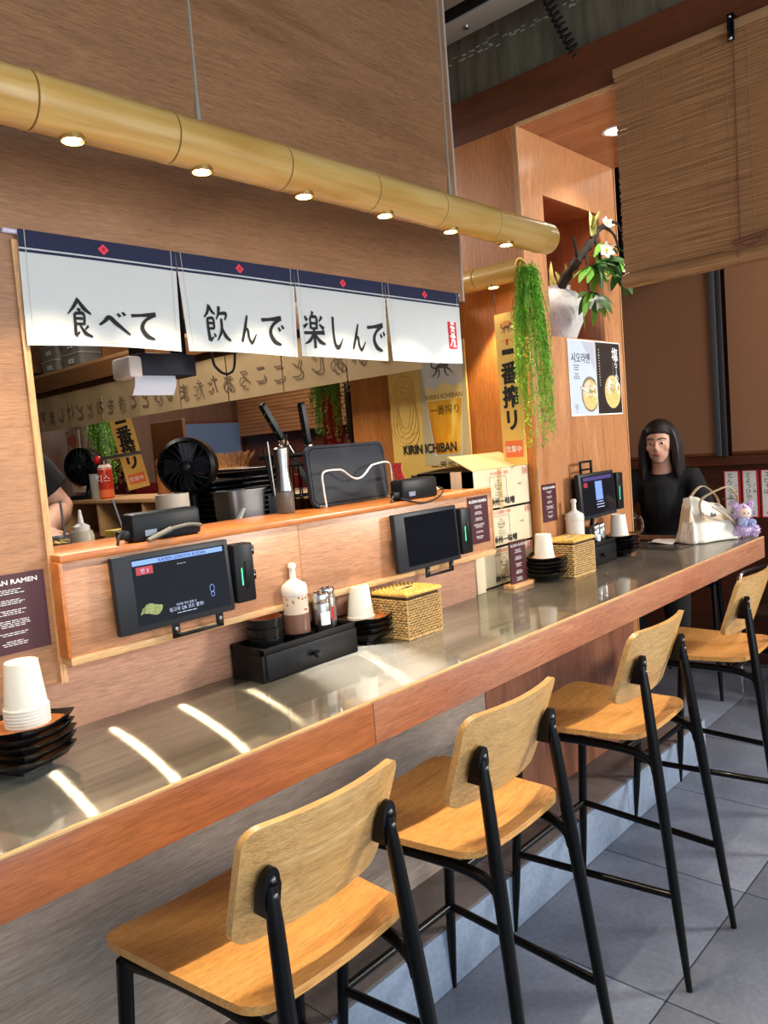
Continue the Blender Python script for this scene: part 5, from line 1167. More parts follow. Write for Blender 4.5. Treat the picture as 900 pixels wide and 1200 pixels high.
bg = thing('tote_bag', 'slouching cream canvas bag at the far end of the counter', 'bag', (3.715, 1.385, 0.9505), radians(-28)); bg.scale = (1.14, 1.1, 1.04)
def bag_pt(u, v, off=0.0):   # u around, v up
    a = 2 * pi * u; c, s = cos(a), sin(a); e = .42
    x = (abs(c) ** e) * (1 if c > 0 else -1); y = (abs(s) ** e) * (1 if s > 0 else -1)
    hw = .140 - .030 * v - .030 * v * v; hd = .062 * (1 - v) + .020 * v
    sag = .012 * sin(6 * a + 4 * v) * v + .007 * sin(11 * a) * (1 - v)
    z = .004 + .172 * v * (1 + .05 * sin(2 * a)) + (.03 * x if v > .6 else 0) * (v - .6) * -2.2
    return ((hw + off) * x + .012 * v - .02 * v * v, (hd + off) * y + sag + .02 * v, z)
nb_ = MB(); U = [i / 48 for i in range(49)]; V = [j / 14 for j in range(15)]
nb_.grid(U, V, bag_pt); nb_.poly([bag_pt(u, 0) for u in U[:-1]]); bag_o = nb_.build('canvas_body', M['bag'], bg)
so = bag_o.modifiers.new('thickness', 'SOLIDIFY'); so.thickness = .003; so.offset = -1
MB().grid([i / 12 for i in range(13)], [0, .25, .5, .75, 1], lambda u, v: bag_pt(.64 + .15 * u, .18 + .40 * v, .004)).build('front_pocket', M['bag'], bag_o)
MB().grid([i / 12 for i in range(13)], [0, .5, 1], lambda u, v: bag_pt(.63 + .17 * u, .50 + .16 * v, .006)).build('pocket_flap', M['bag_tan'], bag_o)
MB().grid([i / 10 for i in range(11)], [0, .3, .6, 1], lambda u, v: bag_pt(.42 + .17 * u, .02 + .82 * v, .003)).build('side_gusset', M['bag_tan'], bag_o)
for k, (y, lean) in enumerate(((-.045, -.02), (.045, .03))):
    st_ = MB(); P = sm([(-.070, y * .8, .12), (-.064, y * .75, .19), (-.030 + .05, y + lean, .236), (.060, y + lean, .228), (.098, y + lean * .5, .178), (.085, y * .75, .12)], 7)
    st_.grid([i / (len(P) - 1) for i in range(len(P))], [-1, 1], lambda u, v: P[round(u * (len(P) - 1))] + Vector((0, .008 * v, 0)), (0, 0, .003)); st_.build('strap', M['bag_tan'], bg)
    for x, z in ((-.068, .125), (.088, .125)): MB().tube([(x + .009 * cos(i * pi / 6), y * .86, z + .009 * sin(i * pi / 6)) for i in range(12)], .0018, 6, close=True).build('ring', M['chrome'], bg)
MB().tube(sm([(-.04, -.066, .16), (.02, -.07, .12), (.10, -.045, .06), (.13, -.02, .03)], 6), .004, 8).build('cord', M['bag_tan'], bg)
MB().box(-.05, -.025, -.072, -.066, .115, .135, .002).build('buckle', M['dull_steel'], bg)
ch = thing('plush_charm', 'fluffy lilac and blue plush charm hanging off the cream bag', 'plush toy', (3.800, 1.262, 0.9525), radians(-50)); ch.scale = (1.3, 1.3, 1.3)
def fluff(blobs, seed):
    m = MB(); r_ = random.Random(seed)
    for c, r in blobs:
        m.ball(c, r * .9, n=12, m=8)
        for k in range(110):
            d = Vector((r_.gauss(0, 1), r_.gauss(0, 1), r_.gauss(0, 1))).normalized(); p = Vector(c) + d * r * .86; q = d.orthogonal().normalized() * .0035
            q2 = d.cross(q).normalized() * .0035; m.add([p + q, p - q * .5 + q2, p - q * .5 - q2, p + d * r * .28], [(0, 1, 3), (1, 2, 3), (2, 0, 3)])
    return m
fluff([((0, 0, .032), .032), ((.038, .0, .024), .022), ((-.030, 0, .018), .020)], 1).build('body', M['plush'], ch, kind='stuff')
fluff([((0, 0, .092), .034), ((.028, 0, .120), .013), ((-.028, 0, .120), .013)], 2).build('hood', M['plush'], ch, kind='stuff')
fluff([((-.010, -.026, .060), .016), ((.022, -.024, .055), .014)], 3).build('scarf', M['plush_blue'], ch, kind='stuff')
fc = MB().ball((0, -.022, .090), .022, .014, .020, 16, 10).build('face', M['plush_face'], ch); MB().ball((-.008, -.0355, .092), .0022, n=8, m=6).ball((.008, -.0355, .092), .0022, n=8, m=6).build('eyes', M['eye_dark'], fc)
MB().tube(sm([(0, 0, .12), (-.02, .02, .14), (-.05, .05, .14)], 5), .002, 6).build('clip_cord', M['dull_steel'], ch)

def remesh(o, vox, smooth=6):
    m = o.modifiers.new('r', 'REMESH'); m.mode = 'VOXEL'; m.voxel_size = vox
    s = o.modifiers.new('s', 'SMOOTH'); s.iterations = smooth; s.factor = 0.5
    dg = bpy.context.evaluated_depsgraph_get(); dg.update()
    me = bpy.data.meshes.new_from_object(o.evaluated_get(dg)); o.modifiers.clear(); old = o.data; o.data = me
    if not me.materials: me.materials.append(old.materials[0])
    me.shade_smooth(); return o
def hand(mb, wrist, d, palm_n, grip, side):
    """palm plus five bent fingers; d = finger direction, palm_n = palm normal (curl direction)"""
    w_ = Vector(wrist); d = Vector(d).normalized(); n = Vector(palm_n).normalized(); n = (n - d * n.dot(d)).normalized(); s = d.cross(n) * side
    for k in (-1.5, -.5, .5, 1.5): mb.tube([w_ + s * k * .009, w_ + d * .05 + s * k * .015, w_ + d * .088 + s * k * .0185], [.014, .0135, .0105], 8)
    for k, L in ((-1.5, .066), (-.5, .080), (.5, .084), (1.5, .074)):
        p = w_ + d * .085 + s * k * .0195; pts = [p]; ang = grip * .35; f = d
        for seg, r in ((.42, 1), (.32, 1), (.26, 1)):
            f = (d * cos(ang) + n * sin(ang) + s * k * .03).normalized(); p = p + f * L * seg; pts.append(p); ang += grip
        mb.tube(pts, [.0098, .0092, .0086, .0070], 8)
    p = w_ + d * .025 - s * (-1.9) * .013; 
    mb.tube([w_ + d * .012 + s * .018, p + s * .014 + n * .004, p + s * .030 + d * .026 + n * .012, p + s * .032 + d * .052 + n * .020], [.014, .0125, .0105, .0082], 8)
def head(mb, c):
    x, y, z = c
    mb.ball((x, y + .010, z + .020), .074, .092, .096, 20, 14).ball((x, y - .018, z - .042), .056, .066, .066, 18, 12).ball((x, y - .040, z - .086), .030, .030, .024, 14, 9)
    mb.tube([(x, y - .080, z + .012), (x, y - .096, z - .014), (x, y - .102, z - .030)], [.007, .010, .013], 8); mb.ball((x, y - .088, z - .034), .017, .012, .009, 10, 7)
    for s in (-1, 1): mb.ball((x + s * .076, y + .008, z - .008), .009, .020, .031, 10, 8); mb.ball((x + s * .042, y - .050, z - .022), .022, .020, .022, 10, 7)
def face(parent, c):
    x, y, z = c
    for s in (-1, 1):
        e = MB().ball((x + s * .031, y - .070, z + .004), .0110, .009, .0058, 12, 8).build('eye', M['white_print'], parent); MB().ball((x + s * .030, y - .0785, z + .004), .0058, .0035, .0056, 10, 7).build('iris', M['eye_dark'], e)
        MB().tube(sm([(x + s * .012, y - .084, z + .026), (x + s * .032, y - .085, z + .031), (x + s * .052, y - .074, z + .025)], 4), .0032, 6).build('eyebrow', M['hair'], parent)
    MB().ball((x, y - .083, z - .057), .022, .010, .0045, 14, 7).ball((x, y - .082, z - .064), .017, .010, .0055, 14, 7).build('lips', M['lips'], parent)

gs = thing('person', 'dark-haired person in black clothes sitting at the far end of the counter', 'person', (4.36, 1.875, 0.0), radians(-78))
H = (0, -.045, 1.405)
bm_ = MB(); head(bm_, H)
bm_.tube([(0, .0, 1.22), (0, -.012, 1.28), (0, -.026, 1.34)], [.062, .054, .052], 14)
bm_.tube([(0, .03, .78), (0, .03, .92), (0, .02, 1.08), (0, .01, 1.20)], [.125, .115, .125, .09], 16).ball((0, .03, .80), .165, .12, .11)
arms = {-1: [(-.165, .01, 1.195), (-.235, -.10, .985), (-.130, -.36, 1.000)], 1: [(.165, .01, 1.195), (.250, -.12, 1.000), (.235, -.34, 1.060)]}
for s in (-1, 1):
    a, e, h_ = [Vector(p) for p in arms[s]]
    bm_.tube([Vector((0, .01, 1.17)), a, a.lerp(e, .5), e, e.lerp(h_, .35), h_], [.07, .056, .046, .040, .039, .027], 12)
    hand(bm_, h_, (-.25 * s, -1, -.12 if s < 0 else .05), (0, -.1, -1), .55, s)
    bm_.tube([(s * .09, .02, .79), (s * .11, -.20, .775), (s * .115, -.40, .755), (s * .115, -.375, .55), (s * .11, -.33, .345)], [.095, .085, .062, .058, .042], 14)
    bm_.tube([(s * .11, -.315, .325), (s * .115, -.42, .295)], [.040, .030], 10)
bo_ = remesh(bm_.build('body', M['skin'], gs), .0065, 5); face(bo_, H)
hb = MB(); hb.ball((H[0], H[1] + .022, H[2] + .040), .094, .104, .100, 20, 14)
for k in range(26):
    a = -0.30 * pi + 1.6 * pi * k / 25; rx, ry = .086 * cos(a), .098 * sin(a) + .02
    if sin(a) < -.60: continue
    hb.tube(sm([(rx * .8, H[1] + ry * .9, H[2] + .08), (rx * 1.12, H[1] + ry * 1.02, H[2] + .0), (rx * 1.22, H[1] + ry * 1.0 + .01, H[2] - .10), (rx * 1.3, H[1] + ry * .9 + .02, H[2] - .21 - .02 * sin(3 * k))], 4), [.022] * 6 + [.020] * 4 + [.016] * 2 + [.008], 8)
hair = hb.build('hair', M['hair'], bo_); 
for v in hair.data.vertices:   # open the hair in front of the face
    p = v.co
    if p.y < H[1] - .035 and p.z < H[2] + .055: p.y = H[1] - .035 + (p.y - H[1] + .035) * .12
cm = MB().tube([(0, .03, .74), (0, .03, .92), (0, .02, 1.08), (0, .01, 1.19), (0, 0, 1.245)], [.145, .130, .140, .115, .066], 18).ball((0, .03, .80), .18, .135, .12)
for s in (-1, 1):
    a, e, h_ = [Vector(p) for p in arms[s]]
    cm.tube([Vector((0, .01, 1.165)), a, a.lerp(e, .5), e, e.lerp(h_, .4), e.lerp(h_, .86)], [.085, .070, .058, .053, .050, .043], 12)
remesh(cm.build('black_top', M['black_cloth'], gs), .010, 4)
tm_ = MB()
for s in (-1, 1): tm_.tube([(s * .07, .03, .80), (s * .11, -.20, .777), (s * .115, -.405, .757), (s * .115, -.38, .55), (s * .11, -.335, .37)], [.115, .098, .076, .070, .056], 14)
remesh(tm_.build('trousers', M['black_cloth'], gs), .010, 4)
sh_ = MB()
for s in (-1, 1): sh_.tube([(s * .11, -.300, .315), (s * .115, -.36, .295), (s * .115, -.45, .285)], [.048, .046, .034], 12)
remesh(sh_.build('shoes', M['black_plastic'], gs), .008, 4)
dup(st, (4.40, 1.80, 0), radians(100), 'bar stool at the counter end, under the seated guest')

cc = thing('tube_chair', 'dark chair with a bent chrome frame beyond the counter end', 'chair', (4.55, 1.22, 0), radians(80))
fr_ = MB()
for s in (-1, 1):
    MB().tube(sm([(s * .24, .22, .012), (s * .24, .22, .45), (s * .24, .20, .64), (s * .24, .10, .665), (s * .24, -.16, .66), (s * .24, -.22, .62), (s * .24, -.24, .40), (s * .24, -.24, .012)], 5), .013, 10).build('side_frame', M['chrome'], cc)
MB().box(-.23, .23, -.23, .23, .42, .47, .02).build('seat', plain('seat_brown', srgb(52, 30, 24), .5), cc); MB().box(-.22, .22, -.25, -.21, .50, .86, .018).build('backrest', plain('seat_brown2', srgb(56, 32, 26), .5), cc)
tb = thing('dark_table', 'dark wooden table beyond the counter end under the paper menus', 'table', (4.66, 0.55, 0)); MB().box(-.30, .30, -.55, .42, .70, .735, .004).build('tabletop', M['far_dark'], tb)
for x in (-.26, .26):
    for y in (-.5, .38): MB().box(x - .025, x + .025, y - .025, y + .025, 0.001, .70, .003).build('leg', M['far_dark'], tb)

# ---------------------------------------------------------------- kitchen behind the opening
struct('kitchen_floor', MB().box(-1.55, 2.40, 1.71, 6.59, -0.005, 0.15), M['tile_top'])
kt = thing('prep_table', 'steel kitchen prep table behind the serving ledge', 'table', (1.5, 2.22, .15)); k_ = dict(world=True)
MB().box(0.86, 2.20, 1.90, 2.52, 1.245, 1.270, .002).build('top', M['dull_steel'], kt, **k_); MB().box(0.88, 2.18, 1.92, 2.50, .55, .57).build('shelf', M['dull_steel'], kt, **k_)
for x in (.90, 2.16):
    for y in (1.94, 2.48): MB().cyl((x, y, .151), (x, y, 1.245), .02, n=10).build('leg', M['dull_steel'], kt, **k_)
pc = thing('pass_counter', 'wooden pass counter with open cubbies across the kitchen', 'counter', (2.72, 4.3, .0))
MB().box(2.48, 2.95, 2.70, 6.30, 1.295, 1.318, .002).build('top_board', M['kit_wood_pale'], pc, **k_); MB().box(2.90, 2.93, 2.72, 6.28, .001, 1.295).build('back_panel', M['kit_wood'], pc, **k_); MB().box(2.50, 2.90, 2.72, 6.28, 1.06, 1.08).build('shelf', M['kit_wood'], pc, **k_); MB().box(2.50, 2.90, 2.72, 6.28, .151, 1.02).build('cabinet', M['kit_wood'], pc, **k_)
for y in (2.72, 3.20, 3.72, 4.30, 4.86, 5.36, 5.80, 6.26): MB().box(2.49, 2.90, y, y + .018, 1.08, 1.295).build('divider', M['kit_wood_pale'], pc, **k_)
us = thing('upper_shelf', 'wooden upper kitchen shelf holding tubs above the backwards curtain', 'shelf', (2.6, 4.2, 2.10))
MB().box(2.45, 2.80, 2.7, 6.30, 2.175, 2.195, .001).build('board', M['kit_wood_pale'], us, **k_); MB().box(2.45, 2.47, 2.7, 6.30, 2.075, 2.175, .001).build('front_board', M['kit_wood'], us, **k_); MB().box(2.78, 2.80, 2.7, 6.30, 2.195, 2.75).build('back_panel', M['kit_wood'], us, **k_)
for y in (2.7, 3.2, 3.95, 4.55, 5.75): MB().box(2.47, 2.78, y, y + .02, 2.195, 2.6).build('divider', M['kit_wood'], us, **k_)
MB().box(2.50, 2.78, 2.0, 6.30, 2.04, 2.075).build('curtain_rail', M['kit_wood'], us, **k_)
struct('wall_pass', MB().box(2.82, 2.90, 2.66, 6.59, 2.05, 3.3), M['kit_wood'])

cu = thing('backwards_curtain', 'tan paneled curtain seen from behind with mirrored dark lettering', 'curtain', (2.49, 4.0, 2.04))
phrase = 'いしいあじとこころあたたまるひとときをおとどけします'
ye = [2.04 + .436 * i for i in range(10)]
for k in range(len(ye) - 1):
    a, b_ = ye[k] + .004, ye[k + 1] - .004
    if b_ > 6.0: break
    MB().grid([i / 10 for i in range(11)], [j / 6 for j in range(7)], lambda u, v: (2.49 + .010 * v * sin(pi * u) + .004 * sin(7 * u + k), a + (b_ - a) * u, 2.042 - .232 * v), (.0015, 0, 0)).build('cloth_panel', M['noren_back'], cu, **k_)
for i, chh in enumerate(phrase):
    lt = MB(); y = 3.20 - .135 * (i - phrase.index('ろ'))* -1
    lt.text(chh, .105, (2.484, y, 1.900 + .006 * ((i * 5) % 3)), (0, 1, 0), ZU).build('mirrored_character', M['ink_soft'], cu, **k_)

td = thing('towel_dispenser', 'dark paper towel dispenser with a white end hanging above the opening', 'dispenser', (1.19, 1.93, 1.735))
MB().box(-.055, .115, -.04, .05, .012, .072, .004).build('case', plain('navy_plastic', srgb(26, 30, 44), .5), td); MB().box(-.094, -.054, -.042, .052, .006, .062, .008).build('white_end', M['paper_white'], td)
MB().grid([0, .5, 1], [0, .3, .6, 1], lambda u, v: (-.075 + .125 * u - .012 * v, -.03 - .01 * sin(3 * v), .014 - .055 * v), (0, .001, 0)).build('paper_sheet', plain('towel_paper', srgb(206, 212, 222), .9), td)
MB().box(-.05, -.03, -.02, .03, .07, .30).box(.08, .10, -.02, .03, .07, .30).build('hanger', M['black_matte'], td)
hl = thing('hanging_rail', 'wooden rail over the opening that carries the towel dispenser', 'rail', (1.5, 1.92, 2.03)); MB().box(.3, 2.2, 1.89, 1.95, 2.03, 2.09, .002).build('rail', M['kit_wood'], hl, **k_)
for x in (.4, 2.1): MB().box(x, x + .03, 1.90, 1.94, 2.09, 3.298).build('hanger', M['kit_wood'], hl, **k_)
tag(MB().tube(sm([(-.04, 0, .27), (-.038, 0, .06), (-.02, 0, .01), (.02, 0, 0), (.045, 0, .05), (.047, 0, .27)], 6), .004, 8).build('cable_loop', M['cable'], None, (1.42, 1.92, 1.76)), 'black cable loop dangling under the curtain in the opening', 'cable')

def tub(label, loc, s=1.0):
    t = thing('storage_tub', label, 'tub', loc, 0, 'storage tubs on the upper shelf')
    MB().slab(rrect(.20 * s, .26 * s, .03), lambda x, y: (x * .9, y * .9, 0), lambda x, y: (x, y, .085)).build('tub', M['tub'], t); MB().slab(rrect(.21 * s, .27 * s, .03), lambda x, y: (x, y, .085), lambda x, y: (x, y, .097)).build('lid', plain('tub_lid', srgb(178, 176, 168), .4), t)
    MB().box(-.1 * s - .0012, -.1 * s, -.05, .02, .03, .06).build('paper_label', M['paper_white'], t); MB().dashes((-.1 * s - .002, -.015, .045), YN, ZU, .05, .012, 2, 3).build('lettering', M['ink'], t)
for y, z, s, lb in ((5.40, 0, 1.0, 'lower left'), (5.40, .098, 1.0, 'upper left'), (5.06, 0, 1.1, 'lower right'), (5.06, .098, 1.1, 'upper right')): tub(f'cloudy lidded storage tub, {lb} of the four on the upper shelf', (2.62, y, 2.196 + z), s)
tag(fluff([((0, 0, .06), .07), ((.02, .08, .05), .06)], 7).build('plastic_bag', plain('clear_bag', srgb(190, 186, 182), .2), None, (2.62, 5.98, 2.206)), 'white plastic bag of goods at the left end of the upper shelf', 'bag')
tag(MB().box(-.14, .14, -.12, .12, 0, .02, .004).box(-.13, .13, -.11, .11, .021, .04, .004).build('dark_folder', M['black_plastic'], None, (2.50, 5.72, 2.196)), 'dark folder on the edge of the upper shelf beside the plastic bag', 'folder')
tag(MB().box(-.1, .1, -.16, .16, 0, .10, .004).build('dark_case', M['black_plastic'], None, (2.62, 3.62, 2.196)), 'dark case on the upper shelf right of the tubs', 'case')

def fan(label, loc, s, rz, lift=0.0):
    t = thing('desk_fan', label, 'fan', loc, rz)
    R = .09 * s; c = .155 * s + lift; rot = Matrix.Translation((0, 0, c)) @ Matrix.Rotation(pi / 2, 4, 'X')
    MB().lathe([(R * .55, -.055 * s), (R * .95, -.045 * s), (R * 1.02, -.02 * s), (R * 1.02, .03 * s), (R * .9, .04 * s), (R * .88, .02 * s), (R * .88, -.03 * s), (0, .0 * s)], 28, mat=rot, caps=(0, 0)).build('shroud', M['black_metal'], t)
    g = MB()
    for k in range(20):
        a = k * pi / 10; g.tube([(R * .16 * cos(a), -.040 * s, c + R * .16 * sin(a)), (R * .55 * cos(a + .25), -.046 * s, c + R * .55 * sin(a + .25)), (R * .92 * cos(a + .4), -.036 * s, c + R * .92 * sin(a + .4))], .0022 * s, 5)
    g.build('grille', M['black_plastic'], t); MB().ball((0, -.040 * s, c), R * .20, .012 * s, R * .20, 16, 8).build('hub', M['black_plastic'], t)
    bl = MB()
    for k in range(4):
        a = k * pi / 2; bl.slab([(.01, -.012), (R * .82, -.030), (R * .84, .020), (.01, .012)], lambda u, v: (u * cos(a) - v * sin(a), -.010 - v * .5, c + u * sin(a) + v * cos(a)), lambda u, v: (u * cos(a) - v * sin(a), -.006 - v * .5, c + u * sin(a) + v * cos(a)))
    bl.build('blades', M['slate_plastic'], t)
    MB().box(-.055 * s, .055 * s, -.06 * s, .06 * s, 0, .022 * s, .008 * s).tube([(0, .02, .02 * s), (0, .03 * s, .09 * s), (0, .02 * s, c - R * .8)], .014 * s, 10).build('stand', M['black_plastic'], t)
    return t
fan('black desk fan on the prep table behind the white canister', (1.385, 2.10, 1.2705), 0.98, radians(-48), 0.072)
fan('small black desk fan on the pass counter beside the spray can', (2.62, 5.25, 1.3185), 1.45, radians(-62))
tag(MB().lathe([(0.045, 0), (0.048, .004), (0.047, .150), (0.042, .150), (0.042, .02), (0, .018)], 26).build('white_canister', M['cream'], None, (1.232, 1.965, 1.2705)), 'cream canister on the prep table behind the ledge battery pack', 'canister')

def kplate(label, loc, w_, d_, g, n_of):
    pass
KP = {}
def kstack(x, y, z, n, w_, d_, where, key):
    for k in range(n):
        lb = f'black kitchen plate, {ORD[n - 1 - k]}, stack {where}'
        if key not in KP:
            o = MB().slab(rrect(w_, d_, .02, 4), lambda a, b: (a * .82, b * .82, 0), lambda a, b: (a, b, .012)).slab(rrect(w_ * 1.02, d_ * 1.02, .02, 4), lambda a, b: (a, b, .012), lambda a, b: (a, b, .0165)).build('kitchen_plate', M['plate'], None, (0, 0, 0)); KP[key] = o
        else: o = KP[key].copy(); COL.objects.link(o)
        o.location = (x + .004 * ((k * 7) % 3 - 1), y + .003 * ((k * 4) % 3 - 1), z + .0172 * k); tag(o, lb, 'plate', 'black plates on the prep table')
kstack(1.500, 2.13, 1.2705, 10, .155, .17, 'right of the big fan', 'a'); kstack(1.735, 2.30, 1.2705, 10, .25, .20, 'left of the knife rack', 'b')
tag(MB().slab(rrect(.30, .12, .04), lambda a, b: (a * .8, b * .8, 0), lambda a, b: (a, b, .018)).build('oval_dish', M['plate'], None, (1.76, 2.28, 1.4435)), 'long black dish lying on the right plate stack', 'dish')
def gn(label, loc, w_, d_, h):
    t = thing('steel_pan', label, 'pan', loc); m = MB(); O = rrect(w_, d_, .02, 4); I = rrect(w_ - .006, d_ - .006, .018, 4); n = len(O)
    vs = [(a * .9, b * .9, 0) for a, b in O] + [(a, b, h) for a, b in O] + [(a * 1.10, b * 1.10, h) for a, b in O] + [(a * 1.10, b * 1.10, h + .003) for a, b in O] + [(a, b, h + .003) for a, b in I] + [(a * .9, b * .9, .004) for a, b in I]
    fs = [tuple(range(n))[::-1], tuple(5 * n + i for i in range(n))]
    for r in range(5): fs += [(r * n + i, r * n + (i + 1) % n, (r + 1) * n + (i + 1) % n, (r + 1) * n + i) for i in range(n)]
    m.add(vs, fs).build('pan', M['dull_steel'], t); return t
gn('deep grey steel pan on the prep table left of the pepper mill', (1.462, 1.960, 1.2705), .135, .11, .138)
pm = thing('pepper_mill', 'brushed steel pepper mill standing on the serving ledge', 'mill', (1.500, 1.790, 1.3345))
MB().lathe([(.026, .066), (.021, .10), (.0185, .13), (.022, .17), (.022, .190), (.018, .194), (0, .1945)], 24).build('steel_body', M['steel'], pm); MB().lathe([(.025, 0), (.027, .003), (.027, .064), (.0, .065)], 24).build('clear_base', plain('smoke_clear', srgb(90, 88, 84), .15), pm); MB().ball((0, 0, .198), .006, n=10, m=7).build('top_nut', M['chrome'], pm)
wmill = thing('wooden_mill', 'brown wooden pepper mill on the pass counter left of the big fan', 'mill', (2.64, 4.29, 1.3185)); MB().lathe([(.040, 0), (.042, .01), (.034, .05), (.040, .10), (.034, .15), (.036, .18), (.030, .185)], 20).build('body', M['mill_wood'], wmill); MB().lathe([(.030, .186), (.038, .20), (.032, .225), (.012, .235), (0, .236)], 20).build('head', M['mill_wood'], wmill); MB().ball((0, 0, .243), .009, n=10, m=7).build('nut', M['chrome'], wmill)

def knife(label, loc, d, L, bolster):
    t = thing('kitchen_knife', label, 'knife', loc); d = Vector(d).normalized(); q = d.to_track_quat('Z', 'Y').to_matrix().to_4x4()
    MB().slab(rrect(.021, L, .009, 4, 0, L / 2), lambda x, z: (x, -.008, z), lambda x, z: (x, .008, z)).move(q).build('handle', M['black_plastic'], t)
    r = MB()
    for z in (.25, .5, .75): r.lathe([(.0035, 0), (.0035, .0185), (0, .0186)], 10, mat=q @ Matrix.Translation((0, .0092, z * L)) @ Matrix.Rotation(pi / 2, 4, 'X'))
    r.build('rivets', M['chrome'], t); MB().box(-.012, .012, -.009, .009, -.022, 0, .002).move(q).build('bolster', bolster, t)
    MB().slab([(-.012, -.022), (.020, -.022), (.018, -.18), (-.010, -.20)], lambda x, z: (x, -.0012, z), lambda x, z: (x, .0012, z)).move(q).build('blade', M['steel'], t)
knife('black handled knife with a pale bolster leaning left in the rack', (1.648, 1.955, 1.556), (-.62, 0, 1.0), .135, plain('pale_bolster', srgb(200, 170, 130), .5))
knife('upright black handled knife with a steel bolster in the rack', (1.758, 1.955, 1.535), (-.12, 0, 1.0), .140, M['steel'])
kr = thing('knife_rack', 'black wire rack holding the two knives behind the cutting board', 'rack', (1.71, 1.955, 1.2705)); m = MB()
for x in (-.07, -.035, 0, .035, .07):
    for y in (-.035, .035): m.cyl((x, y, 0.001), (x, y, .20), .003, n=6)
for z in (.004, .10, .20): m.tube([(-.075, -.04, z), (.075, -.04, z), (.075, .04, z), (-.075, .04, z)], .0035, 6, close=True)
m.build('wires', M['black_metal'], kr); MB().box(-.12, .14, -.05, .06, .225, .240, .003).build('top_tray', M['black_plastic'], kr)
for x in (-.07, .07): MB().cyl((x, .045, .2), (x, .045, .226), .004, n=8).build('post', M['black_metal'], kr)
uj = thing('utensil_jar', 'blue-grey jar of utensils between the pepper mill and the cutting board', 'jar', (1.600, 1.935, 1.2705)); MB().lathe([(.034, 0), (.036, .11), (.033, .11), (.031, .006), (0, .005)], 20).build('jar', plain('jar_blue', srgb(110, 122, 132), .3), uj)
for k in range(4): MB().cyl((.012 * cos(k * 1.6), .012 * sin(k * 1.6), .006), (.05 * cos(k * 1.6 + .5), .03 * sin(k * 1.6 + .5), .24 + .02 * k), .004, n=8).build('utensil', M['black_plastic'] if k % 2 else M['steel'], uj)
cbd = thing('cutting_board', 'dark speckled cutting board standing upright on the serving ledge', 'cutting board', (1.790, 1.800, 1.3345), radians(2))
tl = Matrix.Rotation(radians(-5), 4, 'X'); MB().slab(rrect(.365, .192, .028, 6, 0, .097), lambda x, z: (x, -.006, z), lambda x, z: (x, .006, z)).move(tl).build('board', M['board_dark'], cbd)
MB().tube([(p[0], -.0062, p[1]) for p in rrect(.345, .172, .024, 6, 0, .097)], .0014, 5, close=True).move(tl).build('groove', M['black_matte'], cbd)
ws = thing('wire_stand', 'white bent wire stand holding the cutting board', 'stand', (1.790, 1.770, 1.3345), radians(2))
MB().tube(sm([(-.150, .0, .004), (-.156, 0, .06), (-.152, 0, .108), (-.085, 0, .112), (-.06, 0, .105), (-.03, 0, .086), (0, 0, .078), (.03, 0, .086), (.06, 0, .108), (.085, 0, .118), (.160, 0, .118), (.170, 0, .06), (.172, 0, .004)], 5), .0032, 8).build('front_wire', M['wire'], ws)
MB().tube([(-.150, 0, .004), (-.150, .055, .004)], .003, 6).tube([(.172, 0, .004), (.172, .055, .004)], .003, 6).build('foot_wire', M['wire'], ws)
tag(MB().grid([i / 8 for i in range(9)], [i / 10 for i in range(11)], lambda u, v: (.004 * sin(4 * v), -.02 + .04 * u + .006 * sin(9 * v), .115 * (1 - v)), (.002, 0, 0)).build('patterned_cloth', plain('red_white_cloth', srgb(188, 60, 66), .9, var=.6, scale=160), None, (1.962, 1.750, 1.335)), 'red patterned cloth strip hanging at the right edge of the cutting board', 'cloth')
tag(MB().grid([i / 10 for i in range(11)], [i / 6 for i in range(7)], lambda u, v: (-.08 + .16 * u, -.05 + .09 * v, .004 + .006 * sin(5 * u) ** 2 + .004 * sin(6 * v) ** 2), (0, 0, .004)).build('folded_cloth', plain('beige_cloth', srgb(206, 184, 142), .95), None, (2.10, 1.79, 1.3345)), 'beige folded cloth on the ledge right of the cutting board', 'cloth')
bsh = thing('straw_brush', 'straw brush lying on a wooden box across the kitchen', 'brush', (2.66, 3.62, 1.46)); m = MB(); r_ = random.Random(3)
for k in range(150):
    y = r_.uniform(-.18, .18); m.cyl((r_.uniform(-.01, .01), y * .75, .0), (r_.uniform(-.03, .03), y * 1.15, .085 + r_.uniform(-.01, .01)), .0022, .0016, 4)
m.build('bristles', M['straw'], bsh, kind='stuff'); MB().box(-.02, .02, -.15, .15, -.012, .006, .004).build('handle', M['kit_wood_pale'], bsh)
wbx = thing('wooden_box', 'low pale wooden box on the pass counter under the straw brush', 'box', (2.68, 3.56, 1.3185)); MB().box(-.12, .12, -.30, .30, 0, .125, .003).build('box', M['kit_wood_pale'], wbx)
tag(MB().box(-.12, .12, -.2, .2, 0, .014, .004).build('wooden_tray', M['plate'], None, (2.62, 3.40, 1.4445)), 'black flat tray on the pale wooden box across the kitchen', 'tray')
spc = thing('spray_can', 'red and orange spray can with a gas torch head on the pass counter', 'can', (2.60, 4.93, 1.3185))
MB().lathe([(.044, 0), (.046, .004), (.046, .205), (.036, .225), (.030, .230), (0, .231)], 24).build('can', M['can_red'], spc); MB().lathe([(.0462, .01), (.0464, .06)], 24, caps=(0, 0)).build('orange_band', M['orange'], spc); MB().lathe([(.0462, .195), (.0455, .206), (.036, .2258)], 24, caps=(0, 0)).build('white_band', M['paper_white'], spc)
def oncan(u, z): a = pi + .72 + u / .047; return (.0472 * cos(a), .0472 * sin(a), z)
MB().poly([oncan(-.030, .18), oncan(-.03, .11), oncan(-.018, .085), oncan(0, .07), oncan(.018, .085), oncan(.03, .11), oncan(.03, .18), oncan(0, .19)]).build('dark_shield', M['navy'], spc)
